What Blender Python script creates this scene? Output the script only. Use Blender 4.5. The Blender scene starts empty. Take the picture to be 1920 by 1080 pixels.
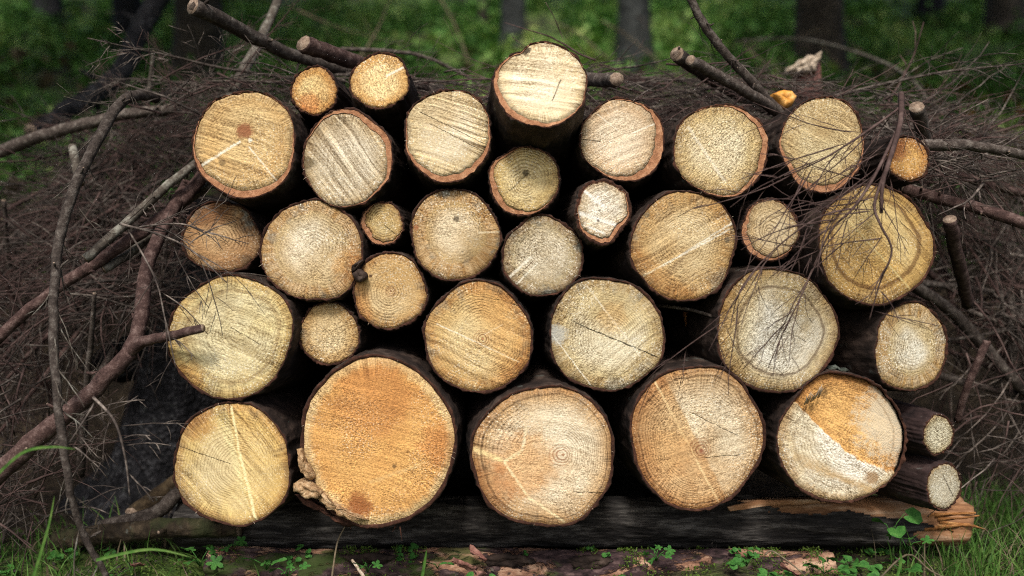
import bpy, math, random
from mathutils import Vector, Matrix, noise as mn
import numpy as np

R = math.radians
random.seed(7)
SC = bpy.context.scene
COL = SC.collection

# ------------------------------------------------------------------ camera
CAMY, CAMZ, FPX = -1.6, 0.55, 1600.0
cam_d = bpy.data.cameras.new('camera')
cam_d.sensor_width = 36.0
cam_d.lens = 30.0
cam_d.clip_start = 0.05
cam_d.clip_end = 500
cam_d.dof.use_dof = True
cam_d.dof.focus_distance = 1.62
cam_d.dof.aperture_fstop = 1.4
cam = bpy.data.objects.new('camera', cam_d)
cam.location = (0, CAMY, CAMZ)
cam.rotation_euler = (R(90), 0, 0)
COL.objects.link(cam)
SC.camera = cam

# ------------------------------------------------------------------ world, sun, exposure
SUN_EL, SUN_AZ = 47.0, -6.0         # sun is behind the camera, to its left
w = bpy.data.worlds.new('World')
SC.world = w
w.use_nodes = True
wn = w.node_tree
bg = wn.nodes['Background']
sky = wn.nodes.new('ShaderNodeTexSky')
sky.sky_type = 'NISHITA'
sky.sun_disc = False
sky.sun_elevation = R(SUN_EL)
sky.sun_rotation = R(180 - SUN_AZ)
sky.air_density = 1.0
sky.dust_density = 3.0
sky.ozone_density = 0.6
wn.links.new(sky.outputs[0], bg.inputs[0])
bg.inputs[1].default_value = 0.075
sun_d = bpy.data.lights.new('sun', 'SUN')
sun_d.energy = 1.5
sun_d.angle = R(10)
sun_d.color = (1.0, 0.97, 0.92)
sun = bpy.data.objects.new('sun', sun_d)
_d = Vector((math.sin(R(SUN_AZ)) * math.cos(R(SUN_EL)), -math.cos(R(SUN_AZ)) * math.cos(R(SUN_EL)), math.sin(R(SUN_EL))))
sun.rotation_euler = _d.to_track_quat('Z', 'Y').to_euler()
sun.location = (-3, -5, 8)
COL.objects.link(sun)
SC.view_settings.view_transform = 'Standard'
SC.view_settings.look = 'None'
SC.view_settings.gamma = 1.0
SC.view_settings.exposure = 1.3
SC.cycles.max_bounces = 5
SC.cycles.diffuse_bounces = 3
SC.cycles.use_denoising = False
SC.cycles.use_adaptive_sampling = False
SC.cycles.filter_width = 1.1

# ------------------------------------------------------------------ small helpers
def lin(c):
    return tuple(((x / 255.0) / 12.92 if x / 255.0 <= 0.04045 else ((x / 255.0 + 0.055) / 1.055) ** 2.4) for x in c)

def at(px, py, y):
    d = y - CAMY
    return Vector(((px - 960) / FPX * d, y, CAMZ - (py - 540) / FPX * d))

def rnd(a, b):
    return random.uniform(a, b)

def tag(o, label=None, cat=None, group=None, kind=None):
    if label: o['label'] = label
    if cat: o['category'] = cat
    if group: o['group'] = group
    if kind: o['kind'] = kind
    return o

def empty(name, loc, label=None, cat=None, group=None):
    o = bpy.data.objects.new(name, None)
    o.empty_display_size = 0.05
    o.location = loc
    COL.objects.link(o)
    return tag(o, label, cat, group)

def mk(name, verts, faces, mats, parent=None, smooth=True, midx=None):
    me = bpy.data.meshes.new(name)
    me.from_pydata([tuple(v) for v in verts], [], faces)
    if not isinstance(mats, (list, tuple)): mats = [mats]
    for m in mats: me.materials.append(m)
    if smooth: me.polygons.foreach_set('use_smooth', [True] * len(me.polygons))
    if midx is not None: me.polygons.foreach_set('material_index', midx)
    me.update()
    o = bpy.data.objects.new(name, me)
    COL.objects.link(o)
    if parent is not None: o.parent = parent
    return o

def fattr(me, name, typ, data):
    a = me.attributes.new(name, typ, 'POINT')
    a.data.foreach_set('vector' if typ == 'FLOAT_VECTOR' else 'value', np.asarray(data, dtype=np.float32).ravel())

# ------------------------------------------------------------------ node shorthand
class NT:
    def __init__(s, t): s.t = t
    def put(s, sock, v):
        if isinstance(v, bpy.types.NodeSocket): s.t.links.new(v, sock)
        elif isinstance(v, (tuple, list)) and len(v) == 3 and sock.type == 'RGBA': sock.default_value = (*v, 1)
        else: sock.default_value = v
    def node(s, typ, **kw):
        n = s.t.nodes.new(typ)
        for k, v in kw.items(): setattr(n, k, v)
        return n
    def m(s, op, a, b=None, c=None, clamp=False):
        n = s.node('ShaderNodeMath', operation=op, use_clamp=clamp)
        for i, x in enumerate((a, b, c)):
            if x is not None: s.put(n.inputs[i], x)
        return n.outputs[0]
    def add(s, a, b): return s.m('ADD', a, b)
    def sub(s, a, b): return s.m('SUBTRACT', a, b)
    def mul(s, a, b): return s.m('MULTIPLY', a, b)
    def sm(s, x, lo, hi, to0=0.0, to1=1.0):
        n = s.node('ShaderNodeMapRange', interpolation_type='SMOOTHSTEP')
        for i, v in enumerate((x, lo, hi, to0, to1)): s.put(n.inputs[i], v)
        return n.outputs[0]
    def li(s, x, lo, hi, to0=0.0, to1=1.0):
        n = s.node('ShaderNodeMapRange')
        for i, v in enumerate((x, lo, hi, to0, to1)): s.put(n.inputs[i], v)
        return n.outputs[0]
    def mix(s, f, a, b, blend='MIX'):
        n = s.node('ShaderNodeMix', data_type='RGBA', blend_type=blend)
        s.put(n.inputs[0], f); s.put(n.inputs[6], a); s.put(n.inputs[7], b)
        return n.outputs[2]
    def noise(s, v, scale, detail=3.0, rough=0.55, dist=0.0):
        n = s.node('ShaderNodeTexNoise')
        s.put(n.inputs['Vector'], v)
        n.inputs['Scale'].default_value = scale
        n.inputs['Detail'].default_value = detail
        n.inputs['Roughness'].default_value = rough
        n.inputs['Distortion'].default_value = dist
        return n.outputs[0]
    def vor(s, v, scale, feature='F1', rand=1.0):
        n = s.node('ShaderNodeTexVoronoi', feature=feature)
        s.put(n.inputs['Vector'], v)
        n.inputs['Scale'].default_value = scale
        n.inputs['Randomness'].default_value = rand
        return n
    def comb(s, x, y, z):
        n = s.node('ShaderNodeCombineXYZ')
        for i, v in enumerate((x, y, z)): s.put(n.inputs[i], v)
        return n.outputs[0]
    def sep(s, v):
        n = s.node('ShaderNodeSeparateXYZ'); s.put(n.inputs[0], v)
        return n.outputs[0], n.outputs[1], n.outputs[2]
    def attr(s, name, typ='GEOMETRY'):
        return s.node('ShaderNodeAttribute', attribute_name=name, attribute_type=typ)
    def ramp(s, f, stops):
        n = s.node('ShaderNodeValToRGB'); s.put(n.inputs[0], f)
        cr = n.color_ramp
        while len(cr.elements) < len(stops): cr.elements.new(0.5)
        for e, (p, c) in zip(cr.elements, stops):
            e.position = p; e.color = (*c, 1)
        return n.outputs[0]
    def bump(s, h, dist, strength=1.0):
        n = s.node('ShaderNodeBump')
        n.inputs['Strength'].default_value = strength
        n.inputs['Distance'].default_value = dist
        s.put(n.inputs['Height'], h)
        return n.outputs[0]
    def obj(s): return s.node('ShaderNodeTexCoord').outputs['Object']
    def rand(s): return s.node('ShaderNodeObjectInfo').outputs['Random']

def new_mat(name):
    m = bpy.data.materials.new(name); m.use_nodes = True
    t = m.node_tree
    b = t.nodes['Principled BSDF']
    b.inputs['Roughness'].default_value = 0.9
    b.inputs['Specular IOR Level'].default_value = 0.15
    return m, NT(t), b

# ------------------------------------------------------------------ materials
def sawn_group():
    g = bpy.data.node_groups.new('sawn_wood', 'ShaderNodeTree')
    I = g.interface
    def inp(n, t, d):
        s = I.new_socket(n, in_out='INPUT', socket_type=t); s.default_value = d
    inp('Seed', 'NodeSocketFloat', 0.0)
    inp('Base', 'NodeSocketColor', (.6, .4, .2, 1))
    inp('Edge', 'NodeSocketColor', (.5, .3, .1, 1))
    inp('Pale', 'NodeSocketColor', (.7, .6, .45, 1))
    inp('EdgeStart', 'NodeSocketFloat', .8)
    inp('Period', 'NodeSocketFloat', .0055)
    inp('Ring', 'NodeSocketFloat', .5)
    inp('SawC', 'NodeSocketFloat', 1.0)
    inp('SawS', 'NodeSocketFloat', 0.0)
    inp('Saw', 'NodeSocketFloat', .4)
    inp('Grain', 'NodeSocketFloat', .5)
    inp('Grey', 'NodeSocketFloat', .4)
    inp('PaleAmt', 'NodeSocketFloat', .5)
    I.new_socket('Color', in_out='OUTPUT', socket_type='NodeSocketColor')
    I.new_socket('Height', in_out='OUTPUT', socket_type='NodeSocketFloat')
    n = NT(g)
    gi = n.node('NodeGroupInput').outputs
    go = n.node('NodeGroupOutput').inputs
    x, z, fn = n.sep(n.attr('fp').outputs['Vector'])
    fr = n.attr('fr').outputs['Fac']
    sd = n.mul(gi['Seed'], 3.17)
    v = n.comb(x, z, sd)
    # growth rings
    wob = n.noise(v, 16, 2)
    fine = n.noise(v, 90, 2)
    one = n.noise(n.comb(n.mul(fr, 22.0), sd, 0.0), 1.0, 2)
    r2 = n.add(fr, n.add(n.mul(n.sub(wob, .5), .012), n.add(n.mul(n.sub(fine, .5), .0028), n.mul(one, .03))))
    ph = n.m('FRACT', n.m('DIVIDE', r2, gi['Period']))
    late = n.mul(n.sm(ph, .30, .80), n.sub(1.0, n.sm(ph, .82, 1.0)))
    vis = n.sm(n.noise(v, 13, 2), .38, .62, .12, 1.0)
    ring = n.mul(n.mul(late, vis), gi['Ring'])
    # saw tracks
    u = n.add(n.mul(x, gi['SawC']), n.mul(z, gi['SawS']))
    q = n.sub(n.mul(z, gi['SawC']), n.mul(x, gi['SawS']))
    uw = n.add(u, n.add(n.mul(n.mul(q, q), .35), n.mul(n.sub(n.noise(v, 9, 1), .5), .02)))
    s1 = n.noise(n.comb(n.mul(uw, 150.0), n.mul(q, 5.0), sd), 1.0, 3, .65)
    s1 = n.sm(s1, .33, .67)
    s2 = n.noise(n.comb(n.mul(uw, 62.0), n.mul(q, 2.2), sd), 1.0, 2)
    s2 = n.sm(s2, .38, .62)
    zone = n.sm(n.noise(n.comb(x, z, n.add(sd, 9.0)), 10, 2), .36, .6, .4, 1.25)
    saw = n.mul(n.mul(n.sub(n.add(n.mul(s1, .7), n.mul(s2, .3)), .5), zone), gi['Saw'])
    # torn fibre grain
    g1 = n.noise(n.comb(n.mul(uw, 420.0), n.mul(q, 150.0), sd), 1.0, 2, .6)
    g1 = n.sm(g1, .34, .66)
    g2 = n.noise(v, 340, 2, .6)
    g2 = n.sm(g2, .34, .66)
    gpatch = n.sm(n.noise(v, 11, 2), .35, .65, .55, 1.15)
    grain = n.mul(n.mul(n.sub(n.add(n.mul(g1, .45), n.mul(g2, .55)), .5), gpatch), gi['Grain'])
    # tone
    big = n.noise(v, 7.5, 3)
    heart = n.sub(1.0, n.sm(n.add(fn, n.mul(n.sub(big, .5), .35)), n.sub(gi['EdgeStart'], .34), n.add(gi['EdgeStart'], .02)))
    pale = n.mul(n.mul(n.sm(big, .30, .58), heart), n.m('MINIMUM', n.mul(gi['PaleAmt'], 1.55), 1.0))
    col = n.mix(pale, gi['Base'], gi['Pale'])
    # faint colder and warmer patches
    col = n.mix(n.mul(n.sm(n.noise(n.comb(x, z, n.add(sd, 5.0)), 13, 3), .5, .68), .35), col, n.mix(1.0, col, (.86, .74, .58), 'MULTIPLY'))
    ln = n.m('SQRT', n.add(n.mul(x, x), n.add(n.mul(z, z), 1e-6)))
    dx, dz = n.m('DIVIDE', x, ln), n.m('DIVIDE', z, ln)
    rad = n.noise(n.comb(n.mul(dx, 9.0), n.mul(dz, 9.0), n.add(sd, n.mul(fn, 1.2))), 1.0, 4, .7)
    rads = n.sm(rad, .35, .65)
    en = n.add(fn, n.mul(n.sub(n.noise(v, 22, 3), .5), .22))
    en = n.add(en, n.mul(n.sub(rad, .5), .26))
    edge = n.sm(en, n.sub(gi['EdgeStart'], .045), n.add(gi['EdgeStart'], .045))
    ecol = n.mix(rads, n.mix(1.0, gi['Edge'], (.80, .72, .60), 'MULTIPLY'), n.mix(.35, gi['Edge'], gi['Pale']))
    col = n.mix(n.mul(edge, .85), col, ecol)
    rim_shade = n.mul(n.sm(n.add(fn, n.mul(n.sub(rad, .5), .14)), .82, 1.0), .7)  # limb shading painted into the colour towards the rim
    col = n.mix(rim_shade, col, n.mix(.5, gi['Edge'], (.10, .05, .02)))
    gm = n.mul(n.mul(n.sm(n.noise(v, 26, 3, .65), .52, .66), n.sm(fn, .45, .95)), gi['Grey'])
    col = n.mix(gm, col, (.20, .19, .15))
    dots = n.mul(n.sm(n.noise(v, 75, 3, .7), .66, .74), .6)
    col = n.mix(n.mul(dots, gi['Grey']), col, (.05, .04, .03))
    lum = n.add(1.0, n.add(n.mul(saw, 1.05), n.sub(n.mul(grain, -1.15), n.mul(ring, .50))))
    hatch = n.noise(n.comb(n.mul(dx, 46.0), n.mul(dz, 46.0), n.add(sd, n.mul(fn, 2.0))), 1.0, 2, .6)
    hz = n.sm(n.noise(n.comb(n.mul(dx, 3.0), n.mul(dz, 3.0), n.add(sd, 2.0)), 1.0, 2), .4, .6, .25, 1.0)
    lum = n.add(lum, n.mul(n.mul(n.mul(n.sub(n.sm(hatch, .36, .64), .5), n.sm(fn, .62, .9)), hz), .55))
    lum = n.m('MAXIMUM', lum, .12)
    # shade of the fibre pits painted in, browner than the fibre tips
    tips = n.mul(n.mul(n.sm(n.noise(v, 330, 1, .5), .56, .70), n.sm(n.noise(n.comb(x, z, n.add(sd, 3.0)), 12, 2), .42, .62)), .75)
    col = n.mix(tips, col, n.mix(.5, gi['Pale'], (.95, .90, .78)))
    warm = n.mix(n.m('MINIMUM', lum, 1.0), (.92, .70, .45), (1, 1, 1))
    col = n.mix(1.0, col, n.comb(lum, lum, lum), 'MULTIPLY')
    col = n.mix(1.0, col, warm, 'MULTIPLY')
    h = n.add(n.mul(saw, .9), n.sub(n.mul(grain, 1.0), n.mul(ring, .5)))
    n.put(go['Color'], col); n.put(go['Height'], h)
    return g

SAWN = sawn_group()

def face_mat(idx, P):
    m, n, b = new_mat('sawn_end_%02d' % idx)
    gn = n.node('ShaderNodeGroup'); gn.node_tree = SAWN
    S = lambda k, v: n.put(gn.inputs[k], v)
    S('Seed', float(idx) + .37)
    S('Base', P['base']); S('Edge', P['edge']); S('Pale', P['pale'])
    S('EdgeStart', P.get('es', .82)); S('Period', P.get('per', .006)); S('Ring', P.get('ring', .5))
    a = R(P.get('ang', 60))  # streaks run at ang - 90
    S('SawC', math.cos(a)); S('SawS', math.sin(a)); S('Saw', P.get('saw', .4))
    S('Grain', P.get('grain', .6)); S('Grey', P.get('grey', .4)); S('PaleAmt', P.get('pa', .5))
    col, h = gn.outputs[0], gn.outputs[1]
    x, z, fn = n.sep(n.attr('fq').outputs['Vector'])
    v = n.comb(x, z, float(idx))
    nz = None
    for e in P.get('ex', ()):
        if nz is None:
            nz = n.sub(n.noise(v, 6.0, 3, .6), .5)
            nzf = n.sub(n.noise(v, 22.0, 2, .6), .5)
        k = e[0]
        if k == 'line':
            _, x0, z0, x1, z1, wd, c, amt = e
            L = math.hypot(x1 - x0, z1 - z0); ux, uz = (x1 - x0) / L, (z1 - z0) / L
            px, pz = n.sub(x, x0), n.sub(z, z0)
            t = n.add(n.mul(px, ux), n.mul(pz, uz))
            d = n.m('ABSOLUTE', n.add(n.sub(n.mul(px, -uz), n.mul(pz, -ux)), n.add(n.mul(nz, .05), n.mul(nzf, .03))))
            wv = n.add(wd, n.mul(nzf, wd * 1.4))
            mk_ = n.mul(n.mul(n.sub(1.0, n.sm(d, n.mul(wv, .1), n.mul(wv, 1.15))), n.sm(n.add(nz, nzf), -.2, .08, .5, 1.0)), n.mul(n.sm(t, -.02, .02), n.sub(1.0, n.sm(t, L - .06, L + .02))))
            col = n.mix(n.mul(mk_, amt), col, c)
            if sum(c) < .4: h = n.sub(h, n.mul(mk_, 1.5))
        elif k == 'half':
            _, ang, off, c, amt, soft = e
            d = n.add(n.sub(n.add(n.mul(x, math.cos(R(ang))), n.mul(z, math.sin(R(ang)))), off), n.mul(nz, .10))
            col = n.mix(n.mul(n.sm(d, -soft, soft), amt), col, c, 'MULTIPLY')
        elif k == 'spot':
            _, cx, cz, r, c, amt = e
            px, pz = n.sub(x, cx), n.sub(z, cz)
            d = n.add(n.m('SQRT', n.add(n.mul(px, px), n.mul(pz, pz))), n.add(n.mul(nz, r * 1.2), n.mul(nzf, r * .8)))
            col = n.mix(n.mul(n.sub(1.0, n.sm(d, r * .45, r)), amt), col, c)
        elif k == 'tint':
            _, cx, cz, r, c, amt = e
            px, pz = n.sub(x, cx), n.sub(z, cz)
            d = n.add(n.m('SQRT', n.add(n.mul(px, px), n.mul(pz, pz))), n.mul(nz, r * .9))
            col = n.mix(n.mul(n.sub(1.0, n.sm(d, r * .4, r)), amt), col, c, 'MULTIPLY')
        elif k == 'ring':
            _, r0, wd, c, amt = e
            d = n.m('ABSOLUTE', n.add(n.sub(fn, r0), n.mul(nz, .05)))
            col = n.mix(n.mul(n.sub(1.0, n.sm(d, wd * .3, wd)), amt), col, c, 'MULTIPLY')
        elif k == 'step':
            st = n.attr('step').outputs['Fac']
            col = n.mix(n.mul(st, e[2]), col, e[1], 'MULTIPLY')
    hs = n.node('ShaderNodeHueSaturation')
    hs.inputs['Saturation'].default_value = .91; hs.inputs['Value'].default_value = .78; hs.inputs['Hue'].default_value = .503
    n.put(hs.inputs['Color'], col); col = hs.outputs[0]
    n.put(b.inputs['Base Color'], col)
    n.put(b.inputs['Normal'], n.bump(h, .0016, .7))
    b.inputs['Roughness'].default_value = .8
    return m

def bark_mat(name, dark, mid, light, scale=1.0, bd=.006, flakes=.5, moss=0.0):
    m, n, b = new_mat(name)
    o = n.obj()
    x, y, z = n.sep(o)
    v = n.comb(n.add(x, n.mul(n.rand(), 9.0)), n.mul(y, .55), z)
    n1 = n.noise(v, 14 * scale, 4, .65)
    n2 = n.noise(v, 70 * scale, 3, .65)
    vo = n.vor(v, 45 * scale, 'F1').outputs['Distance']
    f = n.add(n.mul(n1, .6), n.mul(n2, .4))
    col = n.ramp(f, [(.34, dark), (.52, mid), (.72, light)])
    col = n.mix(n.mul(n.sm(vo, .35, .75), flakes), col, dark)
    col = n.mix(n.mul(n.sm(n.noise(v, 33 * scale, 3, .7), .62, .72), .5), col, (.11, .12, .105))
    if moss: col = n.mix(n.mul(n.sm(n.noise(v, 8 * scale, 3), .5, .62), moss), col, (.03, .05, .012))
    n.put(b.inputs['Base Color'], col)
    h = n.add(n.mul(n1, .6), n.add(n.mul(n2, .4), n.mul(vo, -.5)))
    n.put(b.inputs['Normal'], n.bump(h, bd, 1.0))
    b.inputs['Roughness'].default_value = .85
    return m

BARK = bark_mat('log_bark', (.010, .007, .006), (.040, .026, .020), (.11, .08, .062))
BARK_RED = bark_mat('young_bark', (.012, .008, .008), (.040, .024, .022), (.10, .07, .062), 1.6, .003, .3)
TRUNK = bark_mat('trunk_bark', (.010, .011, .011), (.036, .039, .038), (.085, .09, .086), .45, .02, .5)
TRUNKB = bark_mat('trunk_bark_brown', (.012, .010, .008), (.045, .037, .028), (.11, .09, .07), .45, .02, .5)
STUMPM = bark_mat('dark_trunk_bark', (.005, .005, .006), (.020, .019, .021), (.10, .10, .105), 1.7, .02, .75)
ROTB = bark_mat('rotting_bark', (.05, .025, .018), (.20, .105, .07), (.38, .25, .17), 1.5, .006, .4, .35)
def rotlog_mat():
    m, n, b = new_mat('flaking_rotten_log')
    x, y, z = n.sep(n.obj())
    v = n.comb(n.mul(x, .45), y, z)
    wood = n.ramp(n.add(n.mul(n.noise(n.comb(n.mul(x, .15), y, z), 60, 4, .6), .7), n.mul(n.noise(v, 200, 2), .3)), [(.34, (.06, .03, .02)), (.5, (.23, .12, .075)), (.66, (.45, .30, .20))])
    bark = n.ramp(n.noise(v, 90, 4, .65), [(.35, (.012, .008, .008)), (.55, (.05, .03, .03)), (.72, (.13, .085, .075))])
    f = n.add(n.mul(n.noise(v, 26, 5, .72, .6), .75), n.mul(n.noise(v, 9, 2), .25))
    k = n.sm(f, .47, .51)
    col = n.mix(k, wood, bark)
    col = n.mix(n.mul(n.sm(n.noise(v, 14, 4, .65), .54, .62), .8), col, (.035, .055, .012))
    n.put(b.inputs['Base Color'], col)
    n.put(b.inputs['Normal'], n.bump(n.add(n.mul(k, .8), n.mul(n.noise(v, 120, 3, .6), .5)), .006, 1.0))
    return m
ROTLOG = rotlog_mat()

def simple_noise_mat(name, c0, c1, c2, scale, stretch=(1, 1, 1), bd=.003, rough=.9, objrand=0.0, stops=(.32, .5, .70)):
    m, n, b = new_mat(name)
    x, y, z = n.sep(n.obj())
    rr = n.mul(n.rand(), 7.0)
    v = n.comb(n.add(n.mul(x, stretch[0]), rr), n.mul(y, stretch[1]), n.mul(z, stretch[2]))
    f = n.add(n.mul(n.noise(v, scale, 4, .65), .7), n.mul(n.noise(v, scale * 5, 2, .6), .3))
    col = n.ramp(f, list(zip(stops, (c0, c1, c2))))
    if objrand:
        k = n.li(n.rand(), 0, 1, 1 - objrand, 1 + objrand)
        col = n.mix(1.0, col, n.comb(k, k, k), 'MULTIPLY')
    n.put(b.inputs['Base Color'], col)
    if bd: n.put(b.inputs['Normal'], n.bump(f, bd, 1.0))
    b.inputs['Roughness'].default_value = rough
    return m

BEAMB = simple_noise_mat('weathered_skin', (.006, .0055, .0055), (.024, .021, .019), (.11, .10, .09), 46, (.16, 1, 1), .010, .85, 0, (.36, .5, .66))
INNER = simple_noise_mat('inner_bark', (.15, .065, .03), (.32, .15, .075), (.52, .30, .17), 85, (1, .3, 1), .003)
BARK_END = simple_noise_mat('bark_end_grain', (.012, .006, .004), (.038, .016, .010), (.10, .042, .026), 60, (1, 1, 1), .003)
TWIG = simple_noise_mat('dry_twig', (.014, .011, .010), (.066, .052, .044), (.30, .25, .21), 22, (1, 1, 1), 0, .85, .45)
TWIGRED = simple_noise_mat('red_brown_twig', (.03, .019, .017), (.075, .046, .040), (.16, .11, .095), 22, (1, 1, 1), 0, .85, .3)
BRANCHM = simple_noise_mat('branch_bark', (.022, .017, .014), (.060, .046, .038), (.19, .165, .14), 75, (1, 1, 1), .004, .85, .3)
BRANCHRED = simple_noise_mat('red_branch_bark', (.018, .010, .009), (.056, .032, .027), (.16, .11, .095), 70, (1, 1, 1), .003, .85, .15)
BRANCHGREY = simple_noise_mat('lichen_branch_bark', (.022, .018, .015), (.080, .066, .052), (.28, .27, .225), 32, (1, 1, 1), .003, .85, .15)
CUTEND = simple_noise_mat('cut_end', (.07, .05, .035), (.22, .155, .11), (.42, .34, .26), 130, (1, 1, 1), .002)
ORANGEW = simple_noise_mat('fresh_orange_wood', (.05, .02, .008), (.26, .11, .034), (.56, .33, .14), 70, (.25, 1, 1), .006)
PEELW = simple_noise_mat('peeled_wood', (.07, .03, .015), (.27, .135, .065), (.55, .38, .25), 30, (.22, 1, 1), .004)
ROTW = simple_noise_mat('rotten_wood', (.08, .045, .02), (.36, .22, .11), (.68, .52, .32), 130, (1, 1, 1), .006)
CHIP = simple_noise_mat('orange_fungus', (.45, .16, .02), (.66, .30, .06), (.80, .52, .22), 25, (1, 1, 1), .002)
SPLINT = simple_noise_mat('pale_splinter', (.12, .08, .05), (.42, .33, .24), (.72, .64, .52), 75, (1, 1, .25), .003)
DRYLEAF = simple_noise_mat('dry_leaf', (.07, .03, .02), (.20, .09, .07), (.36, .21, .16), 40, (1, 1, 1), .003)
LICHEN = simple_noise_mat('lichen', (.04, .10, .08), (.11, .25, .20), (.25, .45, .38), 120, (1, 1, 1), .004)

def leaf_mat(name, c0, c1, c2, scale, trans=.25):
    m, n, b = new_mat(name)
    o = n.obj()
    f = n.add(n.mul(n.noise(o, scale, 3, .6), .6), n.mul(n.noise(o, scale * 9, 1), .4))
    n.put(b.inputs['Base Color'], n.ramp(f, [(.33, c0), (.5, c1), (.68, c2)]))
    b.inputs['Roughness'].default_value = .6
    b.inputs['Transmission Weight'].default_value = 0.0
    b.inputs['Subsurface Weight'].default_value = 0.0
    return m

LEAFG = leaf_mat('herb_leaf', (.016, .055, .010), (.035, .12, .022), (.08, .19, .04), 60)
GRASSM = leaf_mat('grass_blade', (.018, .046, .008), (.048, .115, .018), (.12, .175, .045), 9)
STRAWM = leaf_mat('dry_grass', (.06, .048, .03), (.13, .10, .062), (.24, .19, .125), 9)
MOSSM = leaf_mat('moss_tuft', (.018, .034, .004), (.055, .10, .012), (.14, .19, .04), 14)
UNDER = leaf_mat('bilberry_leaf', (.012, .04, .012), (.12, .27, .06), (.46, .52, .18), .9)
RUST = leaf_mat('rusty_leaf', (.05, .02, .008), (.14, .05, .015), (.24, .11, .04), 8)
NEEDLE = leaf_mat('spruce_needle', (.012, .026, .010), (.022, .044, .016), (.04, .066, .025), 1.2)

def ground_mat():
    m, n, b = new_mat('forest_floor')
    o = n.obj()
    f1 = n.noise(o, .9, 4, .6)
    f2 = n.noise(o, 9, 4, .65)
    f3 = n.noise(o, 70, 3, .65)
    soil = n.ramp(n.add(n.mul(f2, .5), n.mul(f3, .5)), [(.35, (.012, .009, .006)), (.5, (.035, .026, .017)), (.68, (.09, .065, .04))])
    moss = n.ramp(n.add(n.mul(f2, .6), n.mul(f3, .4)), [(.35, (.015, .028, .006)), (.5, (.04, .075, .014)), (.68, (.10, .13, .03))])
    x, y, z = n.sep(o)
    up = n.sm(y, 1.5, 2.1)
    moss = n.mix(n.sm(y, 1.6, 2.4), moss, n.ramp(n.add(n.mul(f2, .6), n.mul(f3, .4)), [(.33, (.02, .045, .010)), (.5, (.10, .19, .038)), (.68, (.26, .30, .09))]))
    mm = n.mul(n.sm(n.add(n.mul(f1, .6), n.mul(f2, .4)), .42, .56), n.add(n.mul(up, 1.0), n.sub(1.0, n.sm(y, .12, .4))))
    col = n.mix(n.m('MINIMUM', mm, 1.0), soil, moss)
    n.put(b.inputs['Base Color'], col)
    n.put(b.inputs['Normal'], n.bump(n.add(f2, n.mul(f3, .4)), .03, 1.0))
    return m

# ------------------------------------------------------------------ terrain
def tz(x, y):
    z = -0.02
    # bank behind the pile, then a steady slope up into the wood
    y0 = 0.95 + .12 * mn.noise(Vector((x * .7, 3.1, 0)))
    if y > y0:
        t = min(1.0, (y - y0) / .7); t = t * t * (3 - 2 * t)
        z += .62 * t
        s = max(0.0, y - y0 - .3)
        z += .42 * s if s < 45 else .42 * 45 + .05 * (s - 45)
    z += .030 * mn.noise(Vector((x * 2.3, y * 2.3, 1.7))) + .014 * mn.noise(Vector((x * 7, y * 7, 4.2)))
    if y > 1.2:
        z += min(1, y - 1.2) * (.12 * mn.noise(Vector((x * .9, y * .9, 9))))
    return z

def axis(vals):
    out = []
    for a, b_, st in vals:
        k = max(1, int(round((b_ - a) / st)))
        out += [a + (b_ - a) * i / k for i in range(k)]
    out.append(vals[-1][1])
    return out
XS = axis([(-80, -12, 4), (-12, -3, .5), (-3, 3, .07), (3, 12, .5), (12, 80, 4)])
YS = axis([(-60, -8, 4), (-8, -1, .5), (-1, 2.2, .06), (2.2, 8, .18), (8, 20, .8), (20, 110, 5)])
gv = [(x, y, tz(x, y)) for y in YS for x in XS]
nx = len(XS)
gf = [(j * nx + i, j * nx + i + 1, (j + 1) * nx + i + 1, (j + 1) * nx + i) for j in range(len(YS) - 1) for i in range(nx - 1)]
tag(mk('ground', gv, gf, ground_mat()), kind='structure')

def hit(px, py):
    d = (at(px, py, CAMY + 1) - Vector((0, CAMY, CAMZ)))
    t = 1.2
    while t < 40:
        p = Vector((0, CAMY, CAMZ)) + d * t
        if p.z < tz(p.x, p.y): return p
        t += .02
    return p

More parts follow.
